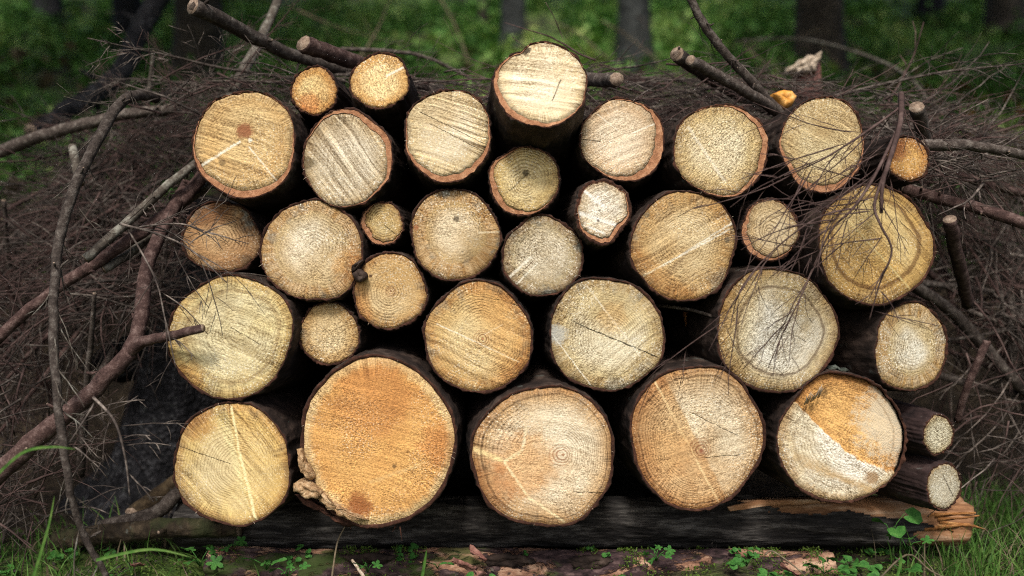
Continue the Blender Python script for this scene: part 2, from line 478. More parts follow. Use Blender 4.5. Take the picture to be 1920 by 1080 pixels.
# ------------------------------------------------------------------ tubes that grow out of one another (one connected mesh)
class Tree:
    def __init__(s): s.v = []; s.f = []; s.mi = []
    def tube(s, pts, rads, sides=6, root=None, jit=0.0, capmat=None, capstart=False, mat=0):
        pts = [Vector(p) for p in pts]
        rings = []
        k = len(pts)
        up = Vector((.13, .2, 1)).normalized()
        T0 = (pts[1] - pts[0]).normalized()
        nrm = T0.cross(up)
        if nrm.length < 1e-3: nrm = T0.cross(Vector((1, 0, 0)))
        nrm.normalize()
        for i, p in enumerate(pts):
            T = (pts[min(i + 1, k - 1)] - pts[max(i - 1, 0)]).normalized()
            nrm = (nrm - T * nrm.dot(T)).normalized()
            bn = T.cross(nrm)
            if i == 0 and root is not None:
                rings.append([root]); continue
            ring = []
            r = rads[i] if not callable(rads) else rads(i / (k - 1))
            for a in range(sides):
                th = 2 * math.pi * a / sides
                rr = r * (1 + (random.uniform(-jit, jit) if jit else 0))
                s.v.append(p + (nrm * math.cos(th) + bn * math.sin(th)) * rr)
                ring.append(len(s.v) - 1)
            rings.append(ring)
        for i in range(k - 1):
            A, B = rings[i], rings[i + 1]
            for a in range(sides):
                b_ = (a + 1) % sides
                if len(A) == 1: s.f.append((A[0], B[b_], B[a]))
                else: s.f.append((A[a], A[b_], B[b_], B[a]))
                s.mi.append(mat)
        s.f.append(tuple(rings[-1])); s.mi.append(capmat if capmat is not None else mat)
        if len(rings[0]) > 1:
            s.f.append(tuple(reversed(rings[0]))); s.mi.append(capmat if (capmat is not None and capstart) else mat)
        return rings
    def near(s, ring, d):
        if len(ring) == 1: return ring[0]
        c = sum((s.v[i] for i in ring), Vector()) / len(ring)
        return max(ring, key=lambda i: (s.v[i] - c).dot(d))
    def build(s, name, mats, parent=None): return mk(name, s.v, s.f, mats, parent, True, s.mi)

def curve_pts(p, d, L, k, droop=0.0, wig=.12, bend=None):
    p = Vector(p); d = Vector(d).normalized()
    out = [p.copy()]
    bend = bend if bend is not None else Vector((rnd(-1, 1), rnd(-1, 1), rnd(-1, 1))) * .25
    for i in range(k):
        d = (d + Vector((rnd(-wig, wig), rnd(-wig, wig), rnd(-wig, wig))) + bend * (1.0 / k) + Vector((0, 0, -droop / k))).normalized()
        p = p + d * (L / k)
        out.append(p.copy())
    return out

def smooth_poly(P, per=5):
    P = [Vector(p) for p in P]
    out = []
    for i in range(len(P) - 1):
        p0 = P[max(i - 1, 0)]; p1 = P[i]; p2 = P[i + 1]; p3 = P[min(i + 2, len(P) - 1)]
        for k in range(per):
            t = k / per
            out.append(.5 * ((2 * p1) + (p2 - p0) * t + (2 * p0 - 5 * p1 + 4 * p2 - p3) * t * t + (3 * p1 - p0 - 3 * p2 + p3) * t ** 3))
    out.append(P[-1])
    return out

def sprout(T, rings, pts, n, Lr, r, mat, sub=4, side=None, t0=.1, t1=1.0, droop=.2, ang=(.5, 1.1), subL=(.25, .5)):
    """side twigs on a stem; every twig starts from a vertex of the stem"""
    K = len(pts)
    for j in range(n):
        t = t0 + (t1 - t0) * (j + rnd(.1, .9)) / n
        i = min(K - 2, max(1, int(t * (K - 1))))
        T_ = (pts[i + 1] - pts[i - 1]).normalized()
        if side is None:
            a = Vector((rnd(-1, 1), rnd(-1, 1), rnd(-1, 1)))
        else:
            a = side * (1 if j % 2 else -1) + Vector((rnd(-.5, .5), rnd(-.5, .5), rnd(-.5, .5)))
        a = (a - T_ * a.dot(T_))
        if a.length < .05: continue
        a.normalize()
        al = rnd(*ang)
        d = T_ * math.cos(al) + a * math.sin(al)
        L = rnd(*Lr) * (1.15 - .6 * t)
        k = 5
        tp = curve_pts(pts[i], d, L, k, droop, .16)
        rr = r * rnd(.75, 1.25)
        tr = T.tube(tp, lambda q: rr * (1 - .7 * q), 4, root=T.near(rings[i], d), mat=mat)
        for s_ in range(sub if L > .06 else sub // 2):
            m_ = random.choice((1, 2, 3, 4))
            sd = (tp[m_ + 1] - tp[m_]).normalized() if m_ + 1 < len(tp) else d
            e = Vector((rnd(-1, 1), rnd(-1, 1), rnd(-1, 1)))
            e = (e - sd * e.dot(sd)).normalized()
            dd = (sd * .75 + e * .7).normalized()
            sp = curve_pts(tp[m_], dd, L * rnd(*subL), 3, droop, .2)
            T.tube(sp, lambda q: rr * .62 * (1 - .6 * q), 3, root=T.near(tr[m_], dd), mat=mat)

# ------------------------------------------------------------------ logs
def outline(rx, ry, seed, amp=.016, custom=None):
    ph = [random.Random(seed * 31 + k).uniform(0, 6.28) for k in range(9)]
    am = [0, 0, 1.0, 1.0, .6, .5, .35, .3, .25]
    def f(th):
        c, s = math.cos(th), math.sin(th)
        r = 1.0 / math.sqrt((c / rx) ** 2 + (s / ry) ** 2)
        w_ = sum(am[k] * math.cos(k * th + ph[k]) for k in range(2, 9)) * amp
        r *= 1 + w_ + .006 * mn.noise(Vector((c * 9, s * 9, seed)))
        if custom: r *= custom(th)
        return r
    return f

def dent(angle, width, depth):
    a0 = R(angle)
    return lambda th: 1 - depth * math.exp(-((math.atan2(math.sin(th - a0), math.cos(th - a0))) / R(width)) ** 2)

WORD = dict()
def build_log(i, S):
    y = S.get('y', 0.0)
    d = y - CAMY
    c = at(S['c'][0], S['c'][1], y)
    rx, ry = S['r'][0] / FPX * d, S['r'][1] / FPX * d
    rm = (rx + ry) / 2
    ax = Vector((S.get('ax', (rnd(-.05, .0)))if not isinstance(S.get('ax'), tuple) else S['ax'][0], 1,
                 S['ax'][1] if isinstance(S.get('ax'), tuple) else rnd(-.04, .01))).normalized()
    root = empty('log', c, S['label'], 'log', 'sawn logs stacked in the pile')
    zax = Vector((0, 0, 1)); xax = ax.cross(zax).normalized(); zz = xax.cross(ax)
    M = Matrix((xax, ax, zz)).transposed()
    root.rotation_euler = M.to_euler()
    NT_ = S.get('nt', 112); NR = S.get('nr', 22)
    Ro = outline(rx, ry, i, S.get('amp', .019), S.get('dent'))
    bt = S.get('bt', .0028)                    # bark thickness
    ibd, ibw = R(S.get('ib', (0, 0))[0]), S.get('ib', (0, 0))[1]
    def Ri(th): return Ro(th) - bt * max(.3, 1 + (.9 if bt < .004 else .45) * mn.noise(Vector((math.cos(th) * 7, math.sin(th) * 7, i + .5))))
    def Rw(th):
        if not ibw: return Ri(th)
        k = .5 + .5 * math.cos(th - ibd)
        return Ri(th) - max(0.0, ibw * rm * (k ** 2.6) * (1 + .15 * mn.noise(Vector((math.cos(th) * 3, math.sin(th) * 3, i)))) - .0) 
    px, pz = S.get('pith', (rnd(-.12, .12), rnd(-.12, .12)))
    px *= rm; pz *= rm
    tx, tzz = S.get('tilt', (rnd(-.03, .03), rnd(-.03, .03)))
    def dep(x, z, n):  # sawn surface: tilted, gently uneven, edge slightly rounded
        q = tx * x + tzz * z + .0016 * mn.noise(Vector((x * 14, z * 14, i))) + .0007 * mn.noise(Vector((x * 55, z * 55, i)))
        return q + (.004 * max(0, (n - .93) / .07) ** 2)
    step = S.get('step')
    # --- sawn face
    V, F, fp, fr, fq, st = [], [], [], [], [], []
    def put(x, z, n, t, rr):
        dy = dep(x, z, n); sv = 0.0
        if step:
            e = z / rm - step(x / rm) + .05 * mn.noise(Vector((x * 60, z * 60, 3))) + .03 * mn.noise(Vector((x * 160, z * 160, 3)))
            sv = max(0.0, min(1.0, e / .035 + .5))
            dy += .011 * sv
        V.append((x, dy, z)); fp.append((x, z, n)); fr.append(t); fq.append((x / rm, z / rm, n)); st.append(sv)
    put(px, pz, 0, 0, 1)
    ths = [2 * math.pi * a / NT_ for a in range(NT_)]
    for k in range(1, NR + 1):
        t = (k / NR) ** .9
        for th in ths:
            r = Rw(th)
            ex, ez = r * math.cos(th), r * math.sin(th)
            x, z = px + (ex - px) * t, pz + (ez - pz) * t
            put(x, z, t, t * rm, r)
    for a in range(NT_): F.append((0, 1 + a, 1 + (a + 1) % NT_))
    for k in range(NR - 1):
        for a in range(NT_):
            b_ = (a + 1) % NT_
            F.append((1 + k * NT_ + a, 1 + (k + 1) * NT_ + a, 1 + (k + 1) * NT_ + b_, 1 + k * NT_ + b_))
    o = mk('sawn_face', V, F, face_mat(i, S), root)
    for nm, ty, da in (('fp', 'FLOAT_VECTOR', fp), ('fr', 'FLOAT', fr), ('fq', 'FLOAT_VECTOR', fq), ('step', 'FLOAT', st)):
        fattr(o.data, nm, ty, da)
    # --- inner bark crescent
    if ibw:
        V2, F2 = [], []
        for q in range(4):
            for th in ths:
                r = Rw(th) + (Ri(th) + .0006 - Rw(th)) * q / 3
                x, z = r * math.cos(th), r * math.sin(th)
                V2.append((x, dep(x, z, .9) + .0012 + .001 * mn.noise(Vector((x * 90, z * 90, i))) , z))
        for q in range(3):
            for a in range(NT_):
                b_ = (a + 1) % NT_
                F2.append((q * NT_ + a, (q + 1) * NT_ + a, (q + 1) * NT_ + b_, q * NT_ + b_))
        mk('inner_bark', V2, F2, INNER, root)
    # --- torn fibres standing off the cut edge
    T = Tree()
    for q in range(S.get('fib', random.choice((0, 2, 4, 6)))):
        th = rnd(0, 6.28); r = Rw(th) * .995
        b_ = Vector((r * math.cos(th), -.002, r * math.sin(th))); u_ = Vector((math.cos(th + rnd(-.6, .6)), rnd(-.5, .1), math.sin(th + rnd(-.6, .6)))) * rnd(.003, .007)
        F1 = Tree(); F1.tube([b_, b_ + u_ * .6, b_ + u_ + Vector((0, 0, -.001))], [.0005, .0004, .0002], 3)
        off = len(T.v); T.v += F1.v; T.f += [tuple(x + off for x in f) for f in F1.f]; T.mi += F1.mi
    if T.v:
        fo = T.build('edge_fibre', [SPLINT], root); fo['kind'] = 'stuff'
    # --- bark: ring at the cut and the long rough mantle
    L = S.get('L', 1.05)
    V3, F3, M3 = [], [], []
    prof = [(-bt * 1.3, .004), (-bt * .6, -.0005), (0, .0006), (.0012, .004), (.0016, .012)] + [(.002, .03 + .0 * q) for q in range(1)] + [(.002 + .002 * q, .03 + L * (q / 14) ** 1.4) for q in range(1, 15)]
    for q, (dr, yy) in enumerate(prof):
        for a, th in enumerate(ths):
            cth, sth = math.cos(th), math.sin(th)
            rough = 0.0
            if q >= 2:
                rough = .0020 * mn.noise(Vector((cth * 34, sth * 34, yy * 25 + i))) + .0030 * mn.noise(Vector((cth * 14, sth * 14, yy * 9 + i))) + .003 * mn.noise(Vector((cth * 4, sth * 4, yy * 5 + i * 2)))
            r = (Ro(th) + dr if q else Ri(th) - .0012) + rough
            x, z = r * cth, r * sth
            jag = .007 * mn.noise(Vector((cth * 13, sth * 13, i * 3.0))) if 0 < q < 4 else 0
            V3.append((x, dep(x, z, .9) * (1 if q < 6 else 0) + yy + max(-.001, jag), z))
    for q in range(len(prof) - 1):
        for a in range(NT_):
            b_ = (a + 1) % NT_
            F3.append((q * NT_ + a, (q + 1) * NT_ + a, (q + 1) * NT_ + b_, q * NT_ + b_)); M3.append(1 if q < 2 else 0)
    n_ = (len(prof) - 1) * NT_
    F3.append(tuple(n_ + a for a in range(NT_))); M3.append(0)
    mk('bark', V3, F3, [S.get('bark', BARK), BARK_END], root, True, M3)
    return root, rm

def C(*c): return lin(c)
WHITE = C(250, 240, 215); DARK = C(60, 42, 28); RUSTC = C(165, 90, 40)
BULL = [('ring', .0, .035, C(190, 130, 96), .8), ('ring', .075, .014, C(176, 126, 98), .75), ('ring', .115, .012, C(190, 146, 116), .65), ('ring', .155, .012, C(204, 164, 134), .5)]
LOGS = [
 dict(c=(459, 270), r=(99, 101), y=-.02, label='large tan log top left with square brown pith and white cracks', base=C(206, 164, 98), edge=C(214, 176, 112), pale=C(222, 190, 130), ib=(-95, .12), pith=(.0, .22), ang=72, saw=.6, ring=.5, grey=.15, pa=.5,
      ex=[('spot', .0, .25, .19, C(150, 84, 44), .9), ('line', -.08, .05, -.82, -.42, .035, WHITE, .9), ('line', .08, -.05, .62, -.72, .022, WHITE, .7), ('spot', .1, .07, .05, WHITE, .7), ('spot', -.42, -.35, .08, DARK, .6)]),
 dict(c=(589, 170), r=(46, 46), y=.06, label='small round orange log on top, left of its larger orange neighbour', base=C(196, 140, 58), edge=C(190, 128, 44), pale=C(228, 196, 128), ring=.1, saw=.2, grain=1.0, pa=.7, ang=20, grey=.1, ex=[('tint', -.2, -.5, .6, C(240, 180, 110), .7)]),
 dict(c=(712, 151), r=(57, 56), y=.02, label='orange rough log on top with a white scratch, under a cut branch stub', base=C(202, 152, 78), edge=C(200, 146, 64), pale=C(234, 204, 142), ring=.1, saw=.25, grain=1.0, pa=.7, ang=20, grey=.1, ax=(-.02, -.12), ex=[('line', .2, .15, .85, .5, .06, WHITE, .9)]),
 dict(c=(651, 297), r=(86, 91), y=.0, label='pale log with diagonal saw lines and red inner bark at upper right', base=C(202, 180, 142), edge=C(196, 168, 120), pale=C(226, 212, 184), ib=(40, .13), ang=36, saw=.8, ring=.35, grain=.5, grey=.3, ex=[('spot', -.82, -.1, .2, C(80, 66, 40), .65)]),
 dict(c=(840, 253), r=(84, 88), y=-.02, label='pale log with sloping saw lines and red inner bark along its bottom', base=C(206, 180, 132), edge=C(212, 186, 134), pale=C(232, 214, 178), ib=(-80, .13), ang=74, saw=1.0, ring=.25, grain=.5, grey=.15, ex=[('line', -.6, .5, .8, -.2, .012, DARK, .7), ('line', -.4, .25, .75, -.35, .01, DARK, .6)]),
 dict(c=(1015, 157), r=(88, 89), y=-.07, label='topmost whitish log in the middle with a dark notch in its rim', base=C(224, 202, 158), edge=C(222, 198, 150), pale=C(242, 228, 198), ib=(-135, .12), ang=84, saw=.7, ring=.25, grain=.55, grey=.1, ax=(-.03, -.16), tilt=(0, .12), dent=dent(118, 9, .06),
      ex=[('spot', -.33, .80, .17, C(40, 28, 20), .9), ('spot', -.5, .7, .09, C(40, 28, 20), .8), ('line', .42, .1, .22, -.42, .018, DARK, .8)]),
 dict(c=(983, 339), r=(68, 65), y=.0, label='small yellowish log below the topmost log, with dark specks at its heart', base=C(206, 174, 104), edge=C(200, 164, 92), pale=C(230, 208, 156), ib=(-150, .16), ang=100, saw=.2, ring=.85, per=.0062, grain=.6, grey=.3, ex=[('spot', .05, .2, .12, C(60, 50, 30), .8), ('line', .1, .2, -.4, -.3, .03, C(90, 74, 44), .5)]),
 dict(c=(1168, 262), r=(82, 78), y=.01, label='pinkish pale log with white rays and red inner bark on its right', base=C(206, 174, 134), edge=C(206, 174, 130), pale=C(234, 216, 186), ib=(-25, .2), pith=(-.05, .1), ang=115, saw=.45, ring=.5, grey=.1, ex=[('line', -.95, .0, -.5, -.05, .015, DARK, .8), ('line', .2, .15, .8, .4, .03, WHITE, .7), ('line', -.6, .6, -.1, .2, .02, WHITE, .6)]),
 dict(c=(1352, 281), r=(89, 90), y=.0, label='smooth yellowish log with a thin red inner bark rim on its right', base=C(198, 170, 112), edge=C(186, 154, 92), pale=C(226, 212, 176), ib=(0, .12), ang=140, saw=.3, ring=.3, grain=.95, grey=.15, ex=[('half', 215, -.1, C(255, 250, 245), .6, .2), ('line', -.7, .5, .1, -.7, .05, WHITE, .45)]),
 dict(c=(1543, 270), r=(82, 91), y=.02, label='yellow log at upper right half hidden behind bare twigs', base=C(188, 158, 104), edge=C(196, 166, 110), pale=C(216, 198, 150), ib=(-100, .14), ang=60, saw=.55, ring=.35, grain=.75, grey=.1),
 dict(c=(1703, 298), r=(42, 44), y=.05, label='small dark orange log at far right under a twig tangle', base=C(178, 118, 36), edge=C(150, 92, 30), pale=C(206, 158, 78), ring=.1, saw=.2, grain=1.0, ang=20, grey=.2, pa=.5, ex=[('tint', -.5, .4, .7, C(170, 120, 80), .8)]),
 dict(c=(415, 445), r=(75, 67), y=.04, label='brown weathered log under the square pith log, twigs crossing its left edge', base=C(176, 128, 76), edge=C(146, 104, 62), pale=C(206, 168, 116), pith=(-.05, -.02), ang=90, saw=.15, ring=.9, per=.0058, grain=.5, grey=.9, es=.7, dent=dent(20, 16, .03), ex=[('tint', -.3, .7, .7, C(170, 140, 120), .7), ('spot', .65, -.6, .2, C(80, 60, 40), .6), ('spot', .75, .45, .12, C(70, 54, 38), .6)]),
 dict(c=(585, 470), r=(95, 98), y=.0, label='large log with white heart and mottled orange rim, left of the knotted log', base=C(196, 166, 114), edge=C(186, 140, 72), pale=C(230, 216, 186), es=.74, ang=50, saw=.15, ring=.6, grain=.9, grey=.6, pith=(.05, .1), ex=[('tint', .75, -.3, .5, C(235, 195, 130), .8)]),
 dict(c=(717, 419), r=(41, 41), y=.03, label='tiny log wedged below the diagonal lined log', base=C(190, 154, 88), edge=C(178, 136, 72), pale=C(214, 188, 130), ib=(-150, .2), ring=.9, per=.0055, saw=.1, grain=.6, grey=.4, ex=[('line', .1, -.1, .6, -.5, .04, DARK, .6)]),
 dict(c=(853, 440), r=(85, 88), y=.0, label='ringed log with a pale heart and grey blotched rim, third from left in its row', base=C(190, 154, 96), edge=C(184, 138, 72), pale=C(226, 206, 170), es=.68, ang=80, saw=.1, ring=.65, grain=.7, grey=.85, pith=(.0, .12), ex=[('spot', .02, .35, .09, C(70, 56, 40), .8), ('line', .5, .05, .98, .06, .03, C(235, 215, 175), .7), ('tint', .6, -.4, .6, C(205, 205, 200), .7), ('spot', -.85, .15, .08, RUSTC, .7)]),
 dict(c=(1017, 480), r=(79, 76), y=.01, label='greyish log with pale torn streaks at its lower left', base=C(174, 152, 110), edge=C(150, 122, 80), pale=C(222, 208, 180), es=.8, ang=55, saw=.3, ring=.55, grain=.85, grey=.9, dent=dent(125, 22, .05), ex=[('line', -.95, -.65, -.25, .0, .05, WHITE, .8), ('line', -.75, -.8, -.1, -.15, .03, WHITE, .7), ('spot', -.7, .6, .2, C(70, 60, 44), .5), ('line', -.6, -.5, -.2, -.1, .012, C(120, 70, 40), .7)]),
 dict(c=(1130, 396), r=(54, 60), y=-.02, label='small bright whitish log with knobbly outline in the middle', base=C(214, 194, 160), edge=C(206, 180, 140), pale=C(246, 238, 220), ib=(-75, .13), amp=.035, ang=115, saw=.5, ring=.6, per=.005, grain=.6, grey=.4, pith=(.1, .2), bt=.006,
      ex=[('line', -.7, .75, .1, .1, .08, C(252, 246, 232), .9), ('line', -.8, -.05, .75, -.55, .09, C(252, 246, 232), .85), ('line', -.5, -.5, .1, -.75, .06, C(252, 246, 232), .8), ('spot', -.15, -.3, .07, DARK, .8), ('spot', -.1, .02, .05, DARK, .7)]),
 dict(c=(1283, 460), r=(102, 105), y=.0, label='large tan log with long white rays through its heart, right of the whitish log', base=C(194, 156, 96), edge=C(184, 138, 68), pale=C(222, 198, 150), es=.76, pith=(.0, .1), ang=118, saw=.55, ring=.6, grain=.65, grey=.45,
      ex=[('line', -.75, -.55, .85, .3, .025, WHITE, .8), ('line', -.1, -.2, .95, .45, .025, WHITE, .75), ('line', -.35, -.6, .1, -.05, .06, C(130, 100, 66), .45), ('spot', .8, .1, .08, C(90, 84, 66), .7), ('spot', -.68, .55, .07, C(90, 84, 66), .6), ('half', 230, .55, C(235, 205, 150), .6, .1)]),
 dict(c=(1444, 431), r=(56, 58), y=.03, label='small evenly ringed log with red inner bark on its left', base=C(196, 166, 116), edge=C(176, 146, 98), pale=C(224, 202, 160), ib=(-155, .17), ring=.95, per=.0058, saw=.1, grain=.5, grey=.35),
 dict(c=(1642, 459), r=(113, 113), y=-.01, label='large yellow log at right with dark growth ring, hanging twigs in front', base=C(186, 146, 72), edge=C(186, 142, 62), pale=C(208, 182, 122), es=.9, ang=45, saw=.35, ring=.55, grain=.6, grey=.2, pith=(-.1, .15), ex=[('ring', .76, .05, C(140, 112, 92), .7), ('half', 215, .1, C(255, 245, 235), .4, .2), ('line', -.5, .45, .6, -.75, .02, C(220, 196, 130), .7)]),
 dict(c=(432, 631), r=(118, 117), y=-.02, label='big yellow log on the left with a dark red branch stub across it', base=C(208, 184, 122), edge=C(206, 168, 84), pale=C(226, 212, 168), es=.87, ang=70, saw=.45, ring=.45, grain=.6, grey=.25, pith=(.15, .05), ex=[('ring', .75, .06, C(190, 170, 150), .5), ('tint', -.7, -.7, .4, C(240, 200, 120), .7), ('line', .0, .15, .5, -.15, .01, DARK, .6)]),
 dict(c=(617, 626), r=(59, 59), y=.03, label='small rough tan log wedged between the big yellow and the orange log', base=C(192, 154, 94), edge=C(184, 138, 68), pale=C(226, 204, 156), es=.78, ang=110, saw=.15, ring=.45, grain=1.0, grey=.5, per=.005),
 dict(c=(731, 546), r=(71, 72), y=.01, label='golden ringed log with a dark bark knot on its upper left rim', base=C(196, 154, 90), edge=C(188, 136, 62), pale=C(222, 196, 146), es=.84, ang=75, saw=.2, ring=.85, per=.0062, grain=.55, grey=.5, pith=(.02, .0), ex=[('spot', -.5, .4, .05, C(80, 50, 30), .9), ('spot', -.85, -.05, .12, C(110, 90, 60), .6), ('half', 190, .55, C(250, 215, 160), .6, .1)] + BULL),
 dict(c=(897, 633), r=(104, 104), y=-.01, label='golden log with rings left of its centre, in the middle above the beam logs', base=C(206, 166, 98), edge=C(198, 146, 70), pale=C(226, 200, 144), es=.8, ang=66, saw=.5, ring=.7, per=.0056, grain=.6, grey=.45, pith=(.08, -.02), ex=[('half', 260, .1, C(245, 240, 235), .5, .15), ('line', -.75, .25, .75, -.45, .018, WHITE, .7), ('line', .1, .05, .45, .25, .015, WHITE, .6), ('line', .3, .7, .8, .55, .008, DARK, .6), ('half', 20, .12, C(250, 214, 150), .6, .2)] + BULL),
 dict(c=(1137, 627), r=(110, 108), y=.0, label='pale log with a long dark crack running to its lower right', base=C(200, 176, 124), edge=C(180, 150, 92), pale=C(230, 218, 186), es=.8, ang=130, saw=.4, ring=.55, grain=.75, grey=.6, pith=(.1, -.05),
      ex=[('line', -.55, .2, .9, -.4, .014, C(50, 40, 28), .9), ('line', -.95, .02, -.25, -.9, .014, WHITE, .8), ('line', -.35, .85, .6, -.4, .02, WHITE, .55), ('spot', -.85, .0, .22, C(190, 192, 184), .6), ('tint', .1, .3, .35, C(250, 215, 160), .5)]),
 dict(c=(1457, 620), r=(118, 117), y=.0, label='big pale grey log at right with a dark purple ring near its rim', base=C(190, 164, 114), edge=C(182, 146, 82), pale=C(224, 216, 196), es=.88, ang=135, saw=.25, ring=.55, per=.0048, grain=.8, grey=.25, pith=(.12, -.02), pa=.8, ex=[('ring', .72, .035, C(140, 122, 114), .65), ('half', 165, .35, C(235, 215, 160), .6, .2), ('line', -.2, .15, .5, -.2, .01, DARK, .4)]),
 dict(c=(1709, 651), r=(81, 84), y=.02, label='log at the right edge with a cold white heart and ochre rim', base=C(190, 164, 112), edge=C(178, 138, 70), pale=C(226, 220, 200), es=.66, ang=20, saw=.1, ring=.6, per=.0062, grain=.85, grey=.5, pa=.8, ax=(-.22, -.02), dent=dent(170, 9, .05)),
 dict(c=(435, 871), r=(112, 117), y=-.02, label='yellow log at lower left split into a pale half and a yellow half', base=C(216, 186, 108), edge=C(206, 166, 86), pale=C(232, 214, 156), es=.86, ang=40, saw=.7, ring=.5, per=.0050, grain=.45, grey=.3, pith=(.13, -.08),
      ex=[('half', 14, .12, C(236, 196, 120), .45, .02), ('line', -.02, .95, .12, .2, .03, C(255, 238, 175), .85), ('line', .12, .2, .42, -.97, .036, C(255, 238, 175), .95), ('half', 200, -.02, C(255, 246, 255), .5, .05), ('tint', -.5, -.2, .7, C(240, 238, 240), .6), ('tint', -.6, .7, .4, C(220, 180, 120), .7), ('line', -.9, .3, .0, .0, .01, C(110, 84, 50), .6)]),
 dict(c=(708, 828), r=(148, 160), y=-.04, label='largest log, deep orange, with a rotten broken rim at lower left', base=C(212, 150, 66), edge=C(244, 208, 142), pale=C(226, 168, 84), es=.90, ang=75, saw=.35, ring=.25, grain=.95, grey=.05, pa=.5, pith=(.05, .05), bt=.0055, amp=.012, dent=dent(205, 9, .055),
      ex=[('tint', -.05, .55, .7, C(225, 190, 140), .6), ('spot', -.22, -.78, .2, C(150, 76, 12), .85), ('tint', .75, -.05, .35, C(232, 190, 130), .6), ('ring', .9, .025, C(255, 245, 225), .0), ('line', -.1, -.5, .6, -.25, .03, C(226, 186, 120), .5), ('spot', .2, -.3, .03, DARK, .7)]),
 dict(c=(1020, 856), r=(140, 133), y=-.03, label='big bottom log with small target rings and a curved pale seam, beside the largest log', base=C(206, 164, 110), edge=C(196, 140, 72), pale=C(234, 216, 182), es=.91, ang=80, saw=.3, ring=.6, per=.0054, grain=.65, grey=.25, pith=(.27, .02), bt=.0042, pa=.65,
      ex=[('tint', -.28, -.12, .62, C(238, 196, 146), .85), ('tint', -.75, -.4, .5, C(240, 210, 172), .7), ('line', -.97, .12, -.55, -.06, .05, C(252, 222, 150), .75), ('line', -.55, -.06, -.22, -.55, .026, C(252, 228, 172), .75), ('line', -.22, -.55, .3, -.92, .024, C(252, 228, 172), .75), ('line', -.55, -.06, -.3, .08, .03, C(255, 232, 175), .9), ('line', -.3, .08, -.24, .45, .03, C(255, 236, 190), .7), ('line', .4, -.5, .9, -.52, .012, DARK, .6), ('ring', .9, .02, C(150, 140, 130), .6)] + BULL),
 dict(c=(1307, 819), r=(125, 140), y=-.01, label='tall oval bottom log with a neat bullseye heart right of centre', base=C(200, 162, 112), edge=C(196, 140, 72), pale=C(226, 206, 170), es=.92, ang=110, saw=.2, ring=.65, per=.0052, grain=.8, grey=.1, pith=(.06, -.2), bt=.0042, pa=.6,
      ex=[('line', -.6, .8, .3, -.92, .022, C(250, 232, 190), .9), ('half', 207, .02, C(236, 206, 160), .8, .03), ('tint', -.45, -.2, .5, C(240, 215, 170), .6), ('spot', .06, -.2, .06, C(170, 116, 82), .7), ('ring', .9, .02, C(150, 140, 125), .5), ('line', -.1, .35, .6, -.0, .008, C(90, 66, 44), .5), ('line', .1, -.3, .7, -.25, .01, C(110, 84, 60), .5)] + BULL),
 dict(c=(1579, 822), r=(120, 124), y=.0, label='bottom log with a stepped saw cut, ochre above and white below', base=C(214, 196, 160), edge=C(194, 154, 90), pale=C(238, 230, 212), es=.92, ang=60, saw=.35, ring=.6, per=.0048, grain=.75, grey=.2, pith=(.25, .05), nt=224, nr=90, pa=.7,
      step=lambda u: (.62 - 1.25 * (u + .75) + .33 * (u + .75) ** 2) if u > -.75 else .62 + 2.5 * (-.75 - u),
      ex=[('step', C(232, 176, 84), .95), ('spot', .82, .22, .72, C(222, 208, 178), .7), ('line', -.75, -.25, .45, -.8, .10, C(196, 160, 108), .6), ('line', -.85, .1, -.6, -.55, .06, C(206, 176, 124), .5), ('ring', .8, .03, C(190, 180, 170), .5), ('spot', -.25, .7, .1, C(80, 56, 30), .6), ('spot', .45, -.6, .14, C(160, 120, 74), .8), ('line', -.6, -.4, .6, -.85, .07, C(190, 152, 96), .6)]),
 dict(c=(1760, 815), r=(37, 39), y=.02, label='thin log with purple bark at the right end, upper of two', base=C(178, 162, 124), edge=C(170, 142, 92), pale=C(206, 196, 166), ring=.3, saw=.3, grain=1.0, grey=.3, ax=(-.32, .03), bark=BARK_RED, es=.9, L=.8),
 dict(c=(1771, 912), r=(42, 46), y=.03, label='thin log with purple bark at the right end, lower of two', base=C(172, 158, 128), edge=C(160, 134, 88), pale=C(204, 196, 172), ring=.35, saw=.2, grain=1.0, grey=.3, ax=(-.34, .03), bark=BARK_RED, es=.92, L=.8, ex=[('line', -.1, .5, .5, -.5, .03, DARK, .7)]),
]
LG = []
for i, S in enumerate(LOGS):
    LG.append(build_log(i + 1, S))
#SPLIT2
# ------------------------------------------------------------------ extra pieces on single logs
def chunk(name, outline_px, y, thick, mat, parent, amp=.004, seed=0, cells=3):
    """a broken piece of wood: the outline gets real thickness and a rough surface; placed in the parent's frame"""
    P = [at(px, py, y) for px, py in outline_px]
    Q = []
    for a, b_ in zip(P, P[1:] + P[:1]):
        for k in range(cells): Q.append(a.lerp(b_, k / cells))
    n = len(Q); c = sum(Q, Vector()) / n
    V, F = [], []
    prof = [(0.0, -.35), (.45, -.5), (.8, -.42), (1.0, -.1), (1.03, .3), (.9, .6)]
    inv = Matrix.Identity(4)
    if parent is not None:
        inv = (Matrix.Translation(parent.location) @ parent.rotation_euler.to_matrix().to_4x4()).inverted()
    for q, (s, dy) in enumerate(prof):
        for p in Q:
            v = c + (p - c) * s + Vector((0, dy * thick, 0))
            v += Vector((1, 1.6, 1)) * amp * mn.noise(v * 95 + Vector((seed, 0, 0))) + Vector((0, 1, 0)) * amp * 1.2 * mn.noise(v * 240)
            V.append(inv @ v)
    for q in range(len(prof) - 1):
        for a in range(n):
            b_ = (a + 1) % n
            F.append((q * n + a, (q + 1) * n + a, (q + 1) * n + b_, q * n + b_))
    F.append(tuple(reversed(range(n)))); F.append(tuple((len(prof) - 1) * n + a for a in range(n)))
    return mk(name, V, F, mat, parent)

